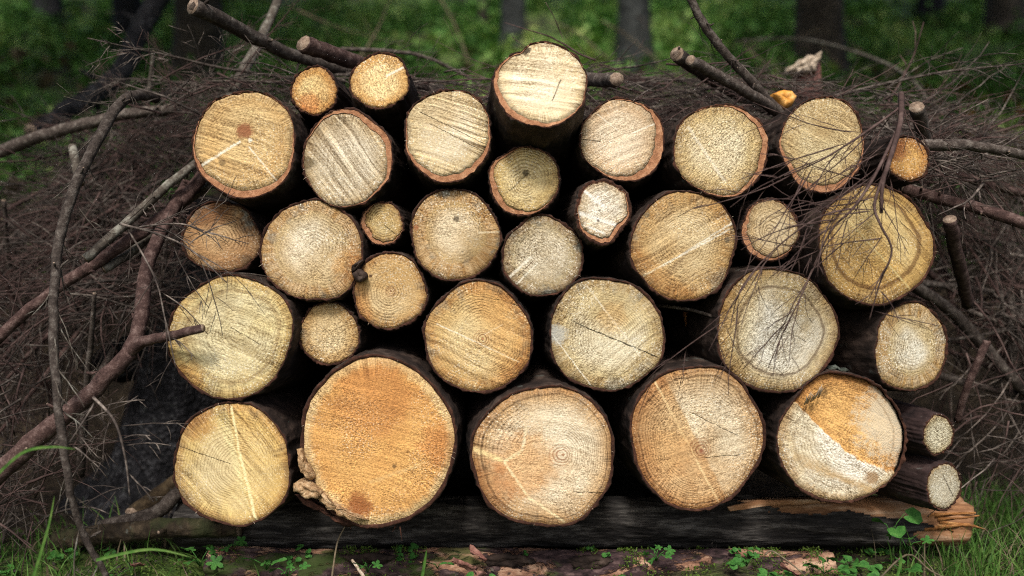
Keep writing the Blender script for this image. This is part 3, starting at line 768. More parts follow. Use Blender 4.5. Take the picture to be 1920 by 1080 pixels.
big = LG[28][0]
chunk('rotten_chunk', [(557, 842), (566, 841), (571, 860), (580, 872), (588, 886), (590, 896), (582, 902), (572, 894), (566, 882), (560, 862)], -.047, .022, ROTW, big, .0032, 1, 5)
chunk('rotten_chunk', [(551, 907), (562, 901), (580, 904), (594, 912), (604, 924), (596, 934), (582, 932), (566, 926), (553, 920)], -.055, .03, ROTW, big, .0036, 5, 5)
chunk('rotten_chunk', [(596, 918), (612, 928), (628, 944), (650, 956), (676, 968), (690, 976), (668, 978), (640, 966), (614, 950), (598, 936)], -.046, .022, ROTW, big, .0032, 7, 5)
chunk('bark_flake', [(553, 928), (580, 934), (606, 950), (640, 974), (690, 988), (650, 988), (606, 962), (570, 942)], -.032, .02, BARK_END, big, .003, 9, 5)
for px, py, dx, dy in ((750, 988, 4, 26), (742, 985, -6, 12), (655, 982, 3, 10)):
    T = Tree(); a = at(px, py, -.035)
    T.tube([a, at(px + dx * .5, py + dy * .6, -.03), at(px + dx, py + dy, -.034)], [.0016, .0011, .0006], 4)
    inv = (Matrix.Translation(big.location) @ big.rotation_euler.to_matrix().to_4x4()).inverted()
    T.v = [inv @ v for v in T.v]
    T.build('hanging_bark_fibre', [BARK_END], big)
stp = LG[32][0]
inv = (Matrix.Translation(stp.location) @ stp.rotation_euler.to_matrix().to_4x4()).inverted()
for k in range(9):
    T = Tree(); px, py = 1508 + k * 3.4, 758 - k * 1.8
    T.tube([at(px + rnd(-2, 2), py, .002), at(px + 5 + rnd(-3, 3), py - rnd(6, 10), -.02), at(px + 9 + rnd(-5, 5), py - rnd(13, 24), -.034)], [.0019, .0014, .0004], 5)
    T.v = [inv @ v for v in T.v]
    T.build('splinter', [SPLINT], stp)
knotlog = LG[22][0]
chunk('bark_knot', [(662, 512), (672, 504), (684, 508), (690, 520), (680, 528), (666, 526)], -.005, .03, BARK, knotlog, .004, 3)
chunk('bark_flap', [(660, 498), (674, 488), (684, 486), (676, 496), (668, 508), (660, 512)], -.002, .02, BARK, knotlog, .003, 13)
chunk('lichen_patch', [(514, 782), (524, 778), (540, 792), (548, 806), (540, 808), (528, 800)], .04, .016, LICHEN, LG[27][0], .004, 6)
chunk('rim_moss', [(1505, 692), (1530, 684), (1566, 686), (1592, 694), (1560, 699), (1525, 700)], .03, .016, simple_noise_mat('grey_moss', (.015, .018, .012), (.05, .058, .045), (.15, .16, .14), 90), LG[32][0], .007, 16)

# ------------------------------------------------------------------ beam and lower log under the pile
def lying(name, a, b_, r0, r1, mats, parent, segs, sides, rough, seed, mask=None, cap=True, x_jag=0.0):
    a, b_ = Vector(a), Vector(b_)
    T = (b_ - a).normalized(); n1 = Vector((0, 0, 1)); n1 = (n1 - T * n1.dot(T)).normalized(); n2 = T.cross(n1)
    V, F = [], []
    for i in range(segs + 1):
        t = i / segs
        for k in range(sides):
            th = 2 * math.pi * k / sides
            u, w_ = math.cos(th), math.sin(th)
            r = r0 + (r1 - r0) * t + rough * mn.noise(Vector((t * 9, u * 2 + seed, w_ * 2))) + rough * .35 * mn.noise(Vector((t * 60, u * 6 + seed, w_ * 6)))
            p = a.lerp(b_, t) + (n1 * u + n2 * w_) * r
            if x_jag and t > .86:
                p += T * x_jag * (t - .86) / .14 * (mn.noise(Vector((u * 9, w_ * 9, seed))) + .8 * mn.noise(Vector((u * 30, w_ * 30, seed))))
            V.append(p)
    for i in range(segs):
        for k in range(sides):
            l = (k + 1) % sides
            if mask and mask((i + .5) / segs, 2 * math.pi * (k + .5) / sides): continue
            F.append((i * sides + k, (i + 1) * sides + k, (i + 1) * sides + l, i * sides + l))
    if cap:
        F.append(tuple(range(sides))); F.append(tuple(reversed([segs * sides + k for k in range(sides)])))
    return mk(name, V, F, mats, parent)

BA, BB_ = at(340, 982, .23), at(1800, 974, .20)
beam = empty('support_beam', BA, 'dark weathered log lying crosswise under the pile, its right end peeled and broken', 'log')
loc = lambda p: Vector(p) - BA
L0, L1 = loc(BA), loc(BB_)
lying('wood_core', L0, L1, .0455, .0495, PEELW, beam, 160, 32, .007, 3, x_jag=.012)
def peel(t, th):   # th: 0 = top, towards the viewer is the side facing -y
    u = math.cos(th); s = math.sin(th)
    front = -s if (L1 - L0).normalized().cross(Vector((0, 0, 1))).y > 0 else s
    e = .50 + .16 * mn.noise(Vector((t * 22, 1.3, 0))) + .12 * mn.noise(Vector((t * 70, 4.3, 0)))
    if t > .93 + .05 * mn.noise(Vector((th * 2.2, 1, 1))): return True
    st = .74 + .05 * mn.noise(Vector((th * 3, 7, 2)))
    return t > st and u > e - .5 * (t - .74)
lying('dark_skin', L0, L1, .050, .054, BEAMB, beam, 760, 96, .007, 3, mask=peel, cap=False)
# splintered end
for k in range(96):
    th = rnd(0, 6.28); rr = .050 * math.sqrt(random.random())
    base = L1 + Vector((-.06 - rnd(0, .05), math.sin(th) * rr, math.cos(th) * rr + .002))
    T = Tree()
    ln_ = rnd(.05, .10) * (1.1 - .4 * abs(math.cos(th)))
    T.tube([base, base + Vector((ln_ * .6, rnd(-.006, .006), rnd(-.006, .006))), base + Vector((ln_, rnd(-.012, .012), rnd(-.012, .010)))], [rnd(.003, .007), rnd(.0025, .0055), rnd(.001, .003)], 5, jit=.4)
    T.build('splinter', [ORANGEW], beam)
chunk('loose_shaving', [(1366, 950), (1420, 938), (1500, 936), (1560, 938), (1540, 944), (1440, 948), (1370, 958)], .135, .006, PEELW, beam, .001, 31, 5)

la, lb = at(395, 1062, .13), at(1560, 1066, .10)
low = empty('rotting_log', la, 'reddish rotting log half sunk in moss in front of the dark beam', 'log')
lying('trunk', la - la, lb - la, .0365, .0325, ROTLOG, low, 220, 40, .008, 11)
chunk('loose_bark', [(905, 1046), (940, 1038), (985, 1042), (1010, 1056), (960, 1064), (915, 1060)], .085, .010, BARK, low, .003, 21, 4)
chunk('loose_bark', [(1060, 1050), (1110, 1040), (1150, 1050), (1130, 1066), (1075, 1066)], .082, .010, BARK, low, .003, 24, 4)
chunk('loose_bark', [(640, 1044), (690, 1036), (740, 1044), (720, 1058), (660, 1056)], .088, .010, BARK, low, .003, 27, 4)
# second dark piece at left under the pile: two old rotten limbs
def limb(px_pts, r0, r1, mat, label, cat='branch', name='fallen_branch', group=None, sides=9, cut=None, jit=.06, twigs=0, tw=None, tl=(.06, .16), tm=None, dens=5, stubs=0):
    P = smooth_poly([at(*p) for p in px_pts], dens)
    P = [p + Vector((rnd(-1, 1), rnd(-1, 1), rnd(-1, 1))) * r0 * .12 for p in P]
    base = P[0].copy()
    root = empty(name, base, label, cat, group)
    T = Tree()
    Q = [p - base for p in P]
    rings = T.tube(Q, lambda q: r0 + (r1 - r0) * q, sides, jit=jit, capmat=1, capstart=True)
    for k in range(stubs):
        i = random.randrange(1, len(Q) - 2)
        e = Vector((rnd(-1, 1), rnd(-1, .4), rnd(-1, 1))).normalized()
        rr = r0 * rnd(.18, .35)
        T.tube([Q[i], Q[i] + e * r0 * 1.2, Q[i] + e * r0 * rnd(1.6, 2.4)], [rr, rr * .9, rr * .5], 5, root=T.near(rings[i], e), capmat=1)
    T.build('stem', [mat, CUTEND], root)
    if twigs:
        T2 = Tree()
        r2 = T2.tube(Q, lambda q: (r0 + (r1 - r0) * q) * .6, 5)
        sprout(T2, r2, Q, twigs, tl, tw or .0013, 0, sub=3, droop=.3)
        T2.build('twig_spray', [tm or TWIG], root)['kind'] = 'stuff'
    return root

limb([(190, 990, .22), (290, 962, .19), (340, 920, .22), (420, 880, .40)], .017, .014, BRANCHM, 'dark crooked limb at the foot of the pile, left end', stubs=3)
limb([(110, 1015, .22), (240, 996, .18), (340, 990, .15), (450, 990, .16)], .022, .019, bark_mat('rotten_limb_bark', (.010, .007, .005), (.032, .023, .014), (.09, .065, .04), 1.5, .008, .4, .3), 'thick rotten brown limb lying on the soil left of the beam', stubs=2)
limb([(250, 965, .24), (330, 905, .34), (400, 850, .50)], .021, .018, bark_mat('rotten_plank_bark', (.015, .010, .006), (.05, .034, .018), (.12, .085, .045), 1.5, .006, .4), 'olive brown rotten limb slanting in under the lower left yellow log', stubs=1)

# dark trunk at the left end
sa, sb = Vector((-.92, .62, -.10)), Vector((-.74, .74, .78))
st_o = empty('tree_stump', sa, 'thick black leaning stump behind the twigs at the left end of the pile', 'stump')
V, F = [], []
ax_ = (sb - sa)
for i in range(41):
    t = i / 40
    for k in range(64):
        th = 2 * math.pi * k / 64
        r = .165 - .03 * t + .09 * max(0, .22 - t) / .22 * (1 + .6 * math.cos(th * 4 + 1)) + .012 * mn.noise(Vector((math.cos(th) * 2, math.sin(th) * 2, t * 4))) + .006 * mn.noise(Vector((math.cos(th) * 12, math.sin(th) * 12, t * 22)))
        V.append(ax_ * t + Vector((math.cos(th) * r, math.sin(th) * r, -.2 * r * math.cos(th))))
for i in range(40):
    for k in range(64):
        l = (k + 1) % 64
        F.append((i * 64 + k, i * 64 + l, (i + 1) * 64 + l, (i + 1) * 64 + k))
F.append(tuple(40 * 64 + k for k in range(64)))
mk('trunk', V, F, STUMPM, st_o)
chunk('broken_top', [(150, 690), (200, 640), (270, 620), (320, 640), (300, 700), (220, 720)], .64, .1, STUMPM, st_o, .02, 3)

# ------------------------------------------------------------------ hand-placed branches
G1 = 'big dead branches lying on the pile'
limb([(292, 184, .27), (255, 178, .20), (215, 208, .12), (150, 330, .02), (112, 450, -.02), (100, 600, -.08), (108, 740, -.12), (125, 880, -.14), (150, 990, -.12), (205, 1090, -.10)], .0125, .005, BRANCHM,
     'long bent dead bough arching down the whole left side of the photo', twigs=26, tl=(.05, .18), tw=.0016, tm=BRANCHGREY, stubs=8)
limb([(-20, 905, -.06), (60, 830, -.05), (160, 745, -.03), (245, 660, -.01)], .019, .015, BRANCHRED, 'reddish brown branch with a fork at lower left, in front of the black stump', stubs=4)
limb([(240, 668, -.01), (262, 610, .02), (275, 500, .07), (310, 420, .13), (350, 345, .22)], .0145, .013, BRANCHRED, 'dark red branch rising from the fork to the square pith log', stubs=3)
limb([(240, 662, -.01), (270, 640, -.03), (320, 630, -.06), (380, 616, -.08)], .0115, .0075, BRANCHRED, 'short dark red stub pointing right over the big yellow log')
limb([(375, 300, .18), (300, 360, .14), (230, 425, .10), (160, 485, .06)], .0088, .0098, BRANCHGREY, 'pale lichen covered stick slanting left from the square pith log', stubs=3)
limb([(388, 318, .22), (330, 385, .18), (215, 470, .12), (80, 560, .10), (-10, 640, .1)], .014, .011, BRANCHRED, 'brown red stick slanting left, just below the pale lichen stick', stubs=3)
limb([(395, 345, .24), (330, 395, .22), (250, 470, .16), (195, 505, .12)], .009, .009, BRANCHGREY, 'thin grey stick with a pale cut end, third below the square pith log')
limb([(362, 10, .05), (450, 55, .16), (560, 108, .30), (690, 140, .45), (830, 168, .62)], .0165, .011, BRANCHM, 'thick dark branch with a cut end at the top left, sloping down to the right', stubs=6, twigs=8, tl=(.05, .13))
limb([(530, -20, .55), (500, 50, .48), (470, 110, .42), (430, 185, .34), (400, 250, .3)], .010, .015, BRANCHGREY, 'pale grey peeled stick standing up behind the thick dark branch', stubs=7, twigs=6, tl=(.04, .12))
limb([(567, 82, .08), (620, 100, .14), (700, 130, .28), (800, 165, .5)], .018, .016, BRANCHRED, 'short brown pole with pale cut end beside the rough orange log')
limb([(640, 92, .5), (770, 100, .55), (850, 130, .6), (930, 178, .65)], .0055, .0035, BRANCHM, 'thin dark whip curving over behind the top row', stubs=5, twigs=6, tl=(.03, .09))
limb([(1158, 150, .10), (1110, 150, .25), (1020, 155, .6)], .0145, .016, BRANCHM, 'grey brown pole end with pale cut, right of the topmost log', stubs=1)
limb([(1268, 100, .16), (1320, 140, .28), (1400, 188, .45), (1480, 225, .6)], .0155, .013, BRANCHM, 'thickest dark stub of the three crossing at upper right', stubs=9, twigs=5, tl=(.03, .09))
limb([(1293, 112, .02), (1350, 145, .08), (1420, 185, .16), (1475, 222, .26)], .0105, .012, BRANCHM, 'brown stick resting in front of the thickest dark stub at upper right', stubs=4)
limb([(1290, -10, .10), (1325, 55, .12), (1365, 105, .14), (1410, 155, .17), (1470, 220, .22)], .0085, .010, BRANCHM, 'lichen flecked stick rising out of the top of the photo at upper right', stubs=9, twigs=6, tl=(.03, .10))
limb([(1380, 78, 2.2), (1470, 72, 2.0), (1550, 82, 1.7), (1680, 128, 1.2), (1745, 190, .9), (1800, 230, .7), (1880, 250, .5)], .0065, .004, BRANCHGREY, 'pale arched stem far back at the upper right', stubs=2, twigs=10, tl=(.08, .2), tm=STRAWM)
limb([(-40, 300, .50), (60, 262, .46), (160, 232, .42), (250, 212, .40), (330, 205, .42)], .016, .012, BRANCHM, 'dark branch reaching in from the left photo edge', stubs=3, twigs=8)
limb([(276, 200, .5), (282, 150, .48), (288, 96, .46)], .007, .004, BRANCHGREY, 'short upright broken stick on the left heap')
limb([(150, 345, .12), (142, 300, .13), (136, 275, .14)], .010, .009, BRANCHGREY, 'short mossy stub beside the long bent bough')
limb([(1730, 272, .08), (1800, 272, .07), (1870, 280, .08), (1960, 300, .12)], .012, .009, BRANCHM, 'dark bare branch running level off the right edge', stubs=4, twigs=8)
limb([(1690, 352, .20), (1760, 372, .18), (1840, 392, .14), (1960, 432, .1)], .013, .012, BRANCHRED, 'dark red branch sloping down off the right edge', stubs=6, twigs=8, tl=(.05, .14))
limb([(1745, 305, .3), (1800, 330, .32), (1880, 352, .36), (1960, 372, .4)], .011, .01, BRANCHRED, 'brown branch between the two dark branches at the right edge', stubs=2)
limb([(1781, 412, .03), (1788, 450, .07), (1800, 505, .14), (1815, 570, .25)], .0125, .013, BRANCHRED, 'dark stub with a round pinkish cut end right of the dark ringed log')
limb([(1850, 640, .12), (1838, 668, .12), (1812, 730, .14), (1795, 790, .18)], .008, .0075, BRANCHRED, 'short purple brown stick standing at the right with a knob on top')
limb([(1720, 200, .10), (1728, 240, .16), (1738, 290, .26)], .0145, .014, BRANCHM, 'dark round stub with grey cut end at the top of the right heap')
limb([(1692, 520, .30), (1790, 590, .34), (1880, 690, .36), (1950, 760, .4)], .014, .012, BRANCHM, 'dark branch slanting down behind the cold white log', stubs=2)
limb([(1740, 700, .4), (1820, 720, .4), (1930, 745, .4)], .010, .008, BRANCHM, 'dark branch low in the right heap')
limb([(1075, 245, .20), (1052, 285, .24), (1032, 332, .30)], .007, .006, BRANCHGREY, 'small grey stick wedged beside the yellowish specked log')
limb([(1230, 572, .10), (1290, 580, .07), (1335, 592, .04), (1362, 600, .02)], .0035, .003, BRANCHM, 'thin knobbly twig poking from the gap beside the pale grey log')
limb([(1284, 585, .2), (1291, 620, .19), (1299, 662, .18)], .005, .003, ORANGEW, 'small ochre splint hanging in the gap beside the pale grey log')
limb([(622, 1085, -.02), (632, 1020, .04), (648, 985, .06)], .0022, .0012, STRAWM, 'dry stalk in front of the dark beam')
limb([(1640, 1095, -.1), (1700, 1040, -.08), (1745, 1070, -.08), (1800, 1095, -.1)], .0018, .0012, STRAWM, 'bent dry twig in the grass at lower right')
limb([(1435, 1040, .02), (1450, 1034, .02), (1500, 1070, .0), (1520, 1095, -.02)], .0018, .0013, STRAWM, 'bent pale straw on the rotting log')
limb([(690, 1095, -.05), (672, 1066, .0), (660, 1050, .02)], .0035, .0025, SPLINT, 'small bleached twig on the rotting log')

# ------------------------------------------------------------------ hanging spray in front of the logs at the right
def spray(stems, name, label, mat):
    base = at(*stems[0][0][0])
    root = empty(name, base, label, 'branch')
    T = Tree()
    first = None
    for n_, (pp, r0, r1, ntw, dirs, tl) in enumerate(stems):
        Q = [p - base for p in smooth_poly([at(*p) for p in pp], 6)]
        rt = None
        if first is not None:
            j = min(range(len(first[1])), key=lambda i: (first[1][i] - Q[0]).length)
            rt = T.near(first[0][j], Q[1] - Q[0])
        rings = T.tube(Q, lambda q: r0 + (r1 - r0) * q, 6, root=rt, jit=.08)
        if first is None: first = (rings, Q)
        K = len(Q)
        for k in range(ntw):
            i = 1 + int((K - 3) * (k + rnd(0, 1)) / ntw)
            px, py, pd = random.choice(dirs)
            d = (Vector((px + rnd(-.35, .35), pd + rnd(-.25, .15), -(py + rnd(-.35, .35))))).normalized()
            L = rnd(*tl)
            tp = curve_pts(Q[i], d, L, 6, .25, .12)
            r = rnd(.0011, .0017)
            tr = T.tube(tp, lambda q: r * (1 - .6 * q), 4, root=T.near(rings[i], d))
            for s_ in range(4):
                m_ = random.choice((1, 2, 3, 4, 5))
                sd = (tp[min(m_ + 1, 6)] - tp[m_ - 1]).normalized()
                e = Vector((rnd(-1, 1), rnd(-.4, .4), rnd(-1, 1))); e = (e - sd * e.dot(sd)).normalized()
                sp = curve_pts(tp[m_], sd * .8 + e * .6, L * rnd(.2, .5), 4, .2, .2)
                T.tube(sp, lambda q: r * .65 * (1 - .5 * q), 3, root=T.near(tr[m_], e))
    T.build('stem', [mat], root)
    return root
DL = [(-1, .15, 0), (-1, .35, 0), (-.8, .7, -.1), (-1, -.05, .1), (-.6, .9, 0)]
spray([([(1690, 176, .02), (1688, 230, -.06), (1668, 300, -.10), (1655, 345, -.11), (1652, 400, -.11)], .0055, .003, 10, DL + [(.8, .6, 0), (.3, 1, 0)], (.08, .24)),
       ([(1686, 235, -.06), (1640, 330, -.11), (1600, 390, -.12), (1560, 430, -.12), (1525, 500, -.11)], .0032, .0012, 13, DL, (.10, .26)),
       ([(1666, 305, -.10), (1640, 380, -.12), (1650, 420, -.13), (1672, 470, -.13), (1650, 530, -.12), (1630, 600, -.1)], .0030, .0011, 8, [(-.5, 1, 0), (.7, .6, 0), (-1, .5, 0), (1, .2, 0)], (.05, .14)),
       ([(1690, 200, -.02), (1620, 250, -.08), (1540, 300, -.11), (1470, 330, -.11)], .0026, .001, 10, DL, (.10, .22)),
       ([(1600, 390, -.12), (1530, 410, -.13), (1450, 470, -.13), (1390, 540, -.12), (1370, 610, -.11)], .0020, .0008, 8, DL + [(-.2, 1, 0)], (.08, .2)),
       ([(1525, 500, -.11), (1500, 560, -.12), (1470, 620, -.12), (1440, 690, -.11)], .0016, .0007, 5, [(-1, .6, 0), (-.5, 1, 0)], (.06, .14))],
      'hanging_branch', 'drooping red brown branch whose fine twigs hang over the logs at upper right', TWIGRED)
DR = [(1, .3, 0), (.6, .9, 0), (-.6, .9, 0), (1, -.2, .1), (-1, .3, 0)]
spray([([(175, 745, -.10), (215, 790, -.12), (235, 860, -.13), (243, 930, -.13)], .003, .001, 7, DR, (.05, .12)),
       ([(178, 755, -.10), (150, 800, -.12), (110, 860, -.13)], .002, .001, 5, DR, (.05, .12))],
      'hanging_branch', 'small brown twig spray hanging in front of the black stump', TWIG)
spray([([(225, 420, .0), (300, 440, -.04), (360, 470, -.07), (425, 530, -.09)], .0026, .001, 9, [(1, .3, 0), (.7, .9, 0), (.3, 1, 0), (1, -.6, 0)], (.06, .16)),
       ([(240, 430, .0), (290, 520, -.05), (310, 600, -.08), (330, 690, -.09)], .002, .001, 7, [(1, .5, 0), (.3, 1, 0), (-.4, 1, 0)], (.05, .13)),
       ([(260, 425, -.01), (340, 420, -.06), (400, 440, -.08)], .002, .0008, 6, [(1, .3, 0), (1, -.4, 0)], (.05, .12))],
      'hanging_branch', 'thin twigs reaching over the brown weathered log from the left', TWIG)

# ------------------------------------------------------------------ the heaps of dead branches: prototypes, then copies
def proto(k):
    L = rnd(.65, 1.05)
    P = curve_pts((0, 0, 0), (1, 0, 0), L, 12, .15, .07)
    root = empty('dead_branch', (0, 0, 0))
    T = Tree()
    r0 = rnd(.0038, .0075)
    mats = [(BRANCHM, TWIG), (BRANCHRED, TWIGRED), (BRANCHM, TWIG)][k % 3]
    T.tube(P, lambda q: r0 * (1 - .75 * q), 6, jit=.12)
    T.build('stem', [mats[0]], root)
    T2 = Tree()
    r2 = T2.tube(P, lambda q: r0 * (1 - .75 * q) * .55, 4)
    sprout(T2, r2, P, random.randint(18, 24), (.10, .34), .0020, 0, sub=5, side=Vector((0, 1, .15)), droop=.35, ang=(.5, 1.15))
    o = T2.build('twig_spray', [mats[1]], root); o['kind'] = 'stuff'
    return root
PROT = [proto(k) for k in range(9)]
USED = set()
def place(k, p, fwd, roll, label, group, sc=1.0):
    src = PROT[k]
    if k in USED:
        r = src.copy(); COL.objects.link(r)
        for ch in list(src.children):
            c = ch.copy(); COL.objects.link(c); c.parent = r
    else:
        r = src; USED.add(k)
    fwd = Vector(fwd).normalized()
    q = fwd.to_track_quat('X', 'Z').to_matrix() @ Matrix.Rotation(roll, 3, 'X')
    r.location = p; r.rotation_euler = q.to_euler(); r.scale = (sc, sc, sc)
    tag(r, label, 'branch', group)
    return r

# left heap
n_ = 0
while n_ < 46:
    px, py = rnd(-170, 330), rnd(195, 960)
    top = 400 - 1.05 * px if px < 130 else 250 - .25 * (px - 130)
    if px > 330 - max(0, (py - 560)) * .35 or (px > 40 and py > 540): continue
    if py < max(195, min(top, 440)): continue
    y = .62 - .62 * min(1, (py - 190) / 620) + rnd(.0, .32)
    p = at(px, py, y)
    if p.z < tz(p.x, p.y) + .02: continue
    a = R(rnd(-18, 18) + random.choice((215, 235, 250, 225) if py < 480 else (195, 215, 235, 250, 170)))
    fwd = (math.cos(a), rnd(-.35, .25), math.sin(a) * .9)
    place(random.randrange(9), p, fwd, rnd(-1.2, 1.2), 'dead bare branch with brittle brown twigs in the heap left of the logs', 'dead branches heaped left of the logs', rnd(.6, 1.0))
    n_ += 1
# right heap
n_ = 0
while n_ < 44:
    px, py = rnd(1655, 2080), rnd(195, 930)
    if px < 1660 + max(0, py - 320) * .22 or (py > 620 and random.random() < .8): continue
    if py < 150 + (px - 1640) * .42: continue
    y = .55 - .42 * min(1, (py - 190) / 650) + rnd(.0, .38)
    p = at(px, py, y)
    if p.z < tz(p.x, p.y) + .02: continue
    a = R(rnd(-18, 18) + random.choice((-35, -50, -70, -90) if py < 430 else (-15, -40, -65, 10, -90)))
    fwd = (math.cos(a), rnd(-.2, .5), math.sin(a) * .9)
    place(random.randrange(9), p, fwd, rnd(-1.2, 1.2), 'dead bare branch with brittle brown twigs in the heap right of the logs', 'dead branches heaped right of the logs', rnd(.6, 1.0))
    n_ += 1
# on top, behind the upper row
for n_ in range(64):
    px = rnd(380, 1720)
    y = rnd(.30, 1.25)
    edge_ = 0.0
    z = .985 + .045 * mn.noise(Vector((px * .006, y * 2, 0))) + rnd(-.05, .07) + .10 * (y - .3) - .10 * max(0, (px - 1500) / 220) 
    if 900 < px < 1120: z -= .03
    p = Vector(((px - 960) / FPX * (y - CAMY), y, z))
    a = R(rnd(-35, 35) + random.choice((0, 180)))
    place(random.randrange(9), p, (math.cos(a), math.sin(a), rnd(-.18, .12)), rnd(-.5, .5), 'dead bare branch lying on top of the pile behind the upper row', 'dead branches spread over the top of the pile', rnd(.55, .9))
def brush(name, label, mats, gen, n):
    T = Tree()
    for k in range(n):
        g = gen()
        if g is None: continue
        p, a, L = g
        d = Vector((math.cos(a), rnd(-.5, .4), math.sin(a)))
        P = curve_pts(p, d, L, 6, rnd(-.2, .7), .19)
        r = random.choice((.0009, .0013, .0018, .0028)) * rnd(.85, 1.2); mi = 0 if random.random() < .55 else 1
        rg = T.tube(P, lambda q: r * (1 - .65 * q), 4, mat=mi)
        for s_ in range(random.choice((1, 2, 3))):
            m_ = random.choice((1, 2, 3, 4))
            sd = (P[m_ + 1] - P[m_]).normalized()
            e = Vector((rnd(-1, 1), rnd(-1, 1), rnd(-1, 1))); e = (e - sd * e.dot(sd)).normalized()
            T.tube(curve_pts(P[m_], sd * .8 + e * .7, L * rnd(.2, .5), 3, .2, .2), lambda q: r * .65 * (1 - .6 * q), 3, root=T.near(rg[m_], e), mat=mi)
    o = T.build(name, mats)
    return tag(o, label, None, None, 'stuff')
def gb_left():
    px, py = rnd(-160, 345), rnd(180, 980)
    top = 420 - .95 * px if px < 130 else 250 - .30 * (px - 130)
    if py < max(175, min(top + rnd(-30, 60), 450)) or px > 335 - max(0, (py - 520)) * .45: return None
    p = at(px, py, .66 - .62 * min(1, (py - 180) / 620) + rnd(.0, .40))
    if p.z < tz(p.x, p.y) or (px > 95 and py > 610): return None
    return p, rnd(0, 6.28) if random.random() < .4 else R(random.choice((200, 230, 160, 20, 45)) + rnd(-25, 25)), rnd(.06, .32)
def gb_right():
    px, py = rnd(1650, 2060), rnd(190, 940)
    if px < 1668 + max(0, py - 300) * .24 or py < 165 + (px - 1640) * .40 + rnd(-15, 40): return None
    p = at(px, py, .58 - .45 * min(1, (py - 190) / 650) + rnd(.0, .42))
    if p.z < tz(p.x, p.y) or (py > 600 and random.random() < .75): return None
    return p, rnd(0, 6.28) if random.random() < .4 else R(random.choice((-20, -60, 150, 190, -100)) + rnd(-25, 25)), rnd(.06, .30)
def gb_top():
    px = rnd(300, 1730); y = rnd(.22, 1.2)
    z = .985 + .04 * mn.noise(Vector((px * .006, y * 2, 0))) + rnd(-.06, .06) + .09 * (y - .3) - .12 * max(0, (px - 1480) / 220) - (.03 if px < 560 else 0)
    if px > 560 and px < 1080: z -= .035
    return Vector(((px - 960) / FPX * (y - CAMY), y, z)), R(random.choice((0, 180)) + rnd(-35, 35)), rnd(.06, .26)
for k in range(16):
    px, py = rnd(-60, 300), rnd(300, 760)
    if py < 430 - .9 * px: py += 220
    a = R(rnd(200, 240)) if k % 3 else R(rnd(80, 130)); y = .5 - .5 * min(1, (py - 190) / 620) + rnd(.04, .2); L = rnd(90, 190)
    limb([(px + math.cos(a) * L * q, py - math.sin(a) * L * q + rnd(-8, 8), y + .1 * (1 - q)) for q in (-1, -.3, .4, 1)], rnd(.005, .010), rnd(.003, .005), random.choice((BRANCHRED, BRANCHM)), 'thicker dead stick buried in the heap left of the logs', group='thicker sticks in the left heap', stubs=5, twigs=7, tl=(.05, .15))
for k in range(13):
    px, py = rnd(1720, 1960), rnd(330, 720)
    a = R(rnd(-50, -5)) if k % 3 else R(rnd(60, 120)); y = .55 - .4 * min(1, (py - 190) / 650) + rnd(.08, .3); L = rnd(80, 170)
    limb([(px + math.cos(a) * L * q, py - math.sin(a) * L * q + rnd(-8, 8), y + .08 * q) for q in (-1, -.3, .4, 1)], rnd(.005, .010), rnd(.003, .005), random.choice((BRANCHRED, BRANCHM)), 'thicker dead stick buried in the heap right of the logs', group='thicker sticks in the right heap', stubs=5, twigs=7, tl=(.05, .15))
brush('brushwood', 'tangle of thin dry twigs in the heap left of the logs', [TWIG, TWIGRED], gb_left, 1500)
brush('brushwood', 'tangle of thin dry twigs in the heap right of the logs', [TWIG, TWIGRED], gb_right, 1300)
def gb_left2():
    px, py = rnd(110, 352), rnd(182, 575)
    if py < 262 - .30 * (px - 110) or px > 352 - max(0, py - 480) * .3: return None
    p = at(px, py, .54 - .50 * min(1, (py - 180) / 620) + rnd(.0, .25))
    return p, R(random.choice((205, 190, 160, 20, 240, 350)) + rnd(-30, 30)), rnd(.08, .30)
def gb_right2():
    px, py = rnd(1640, 1860), rnd(175, 345)
    if py < 165 + max(0, px - 1660) * .42: return None
    p = at(px, py, .30 - .3 * (py - 175) / 200 + rnd(.05, .3))
    return p, R(random.choice((-20, 0, 170, 200, 30, -60)) + rnd(-30, 30)), rnd(.08, .26)
brush('brushwood', 'dense knot of thin dry twigs beside the square pith log', [TWIG, TWIGRED], gb_left2, 800)
brush('brushwood', 'dense knot of thin dry twigs above the dark orange log', [TWIG, TWIGRED], gb_right2, 420)
brush('brushwood', 'mat of thin dry twigs on top of the pile', [TWIG, TWIGRED], gb_top, 1800)
# twigs sticking up behind the left log
for px, py, a in ((330, 215, 100), (400, 190, 80), (430, 170, 60), (370, 200, 120), (300, 215, 140), (345, 230, 70)):
    place(random.randrange(9), at(px, py, rnd(.3, .55)), (math.cos(R(a)), .2, math.sin(R(a))), rnd(-1, 1), 'dead twiggy branch standing up at the top of the left heap', 'upright twigs at the top left of the pile', rnd(.24, .34))
for k in range(9):
    if k not in USED: place(k, at(-120, 700, .5), (-1, .3, -.4), 0, 'dead bare branch with brittle brown twigs in the heap left of the logs', 'dead branches heaped left of the logs', .8)

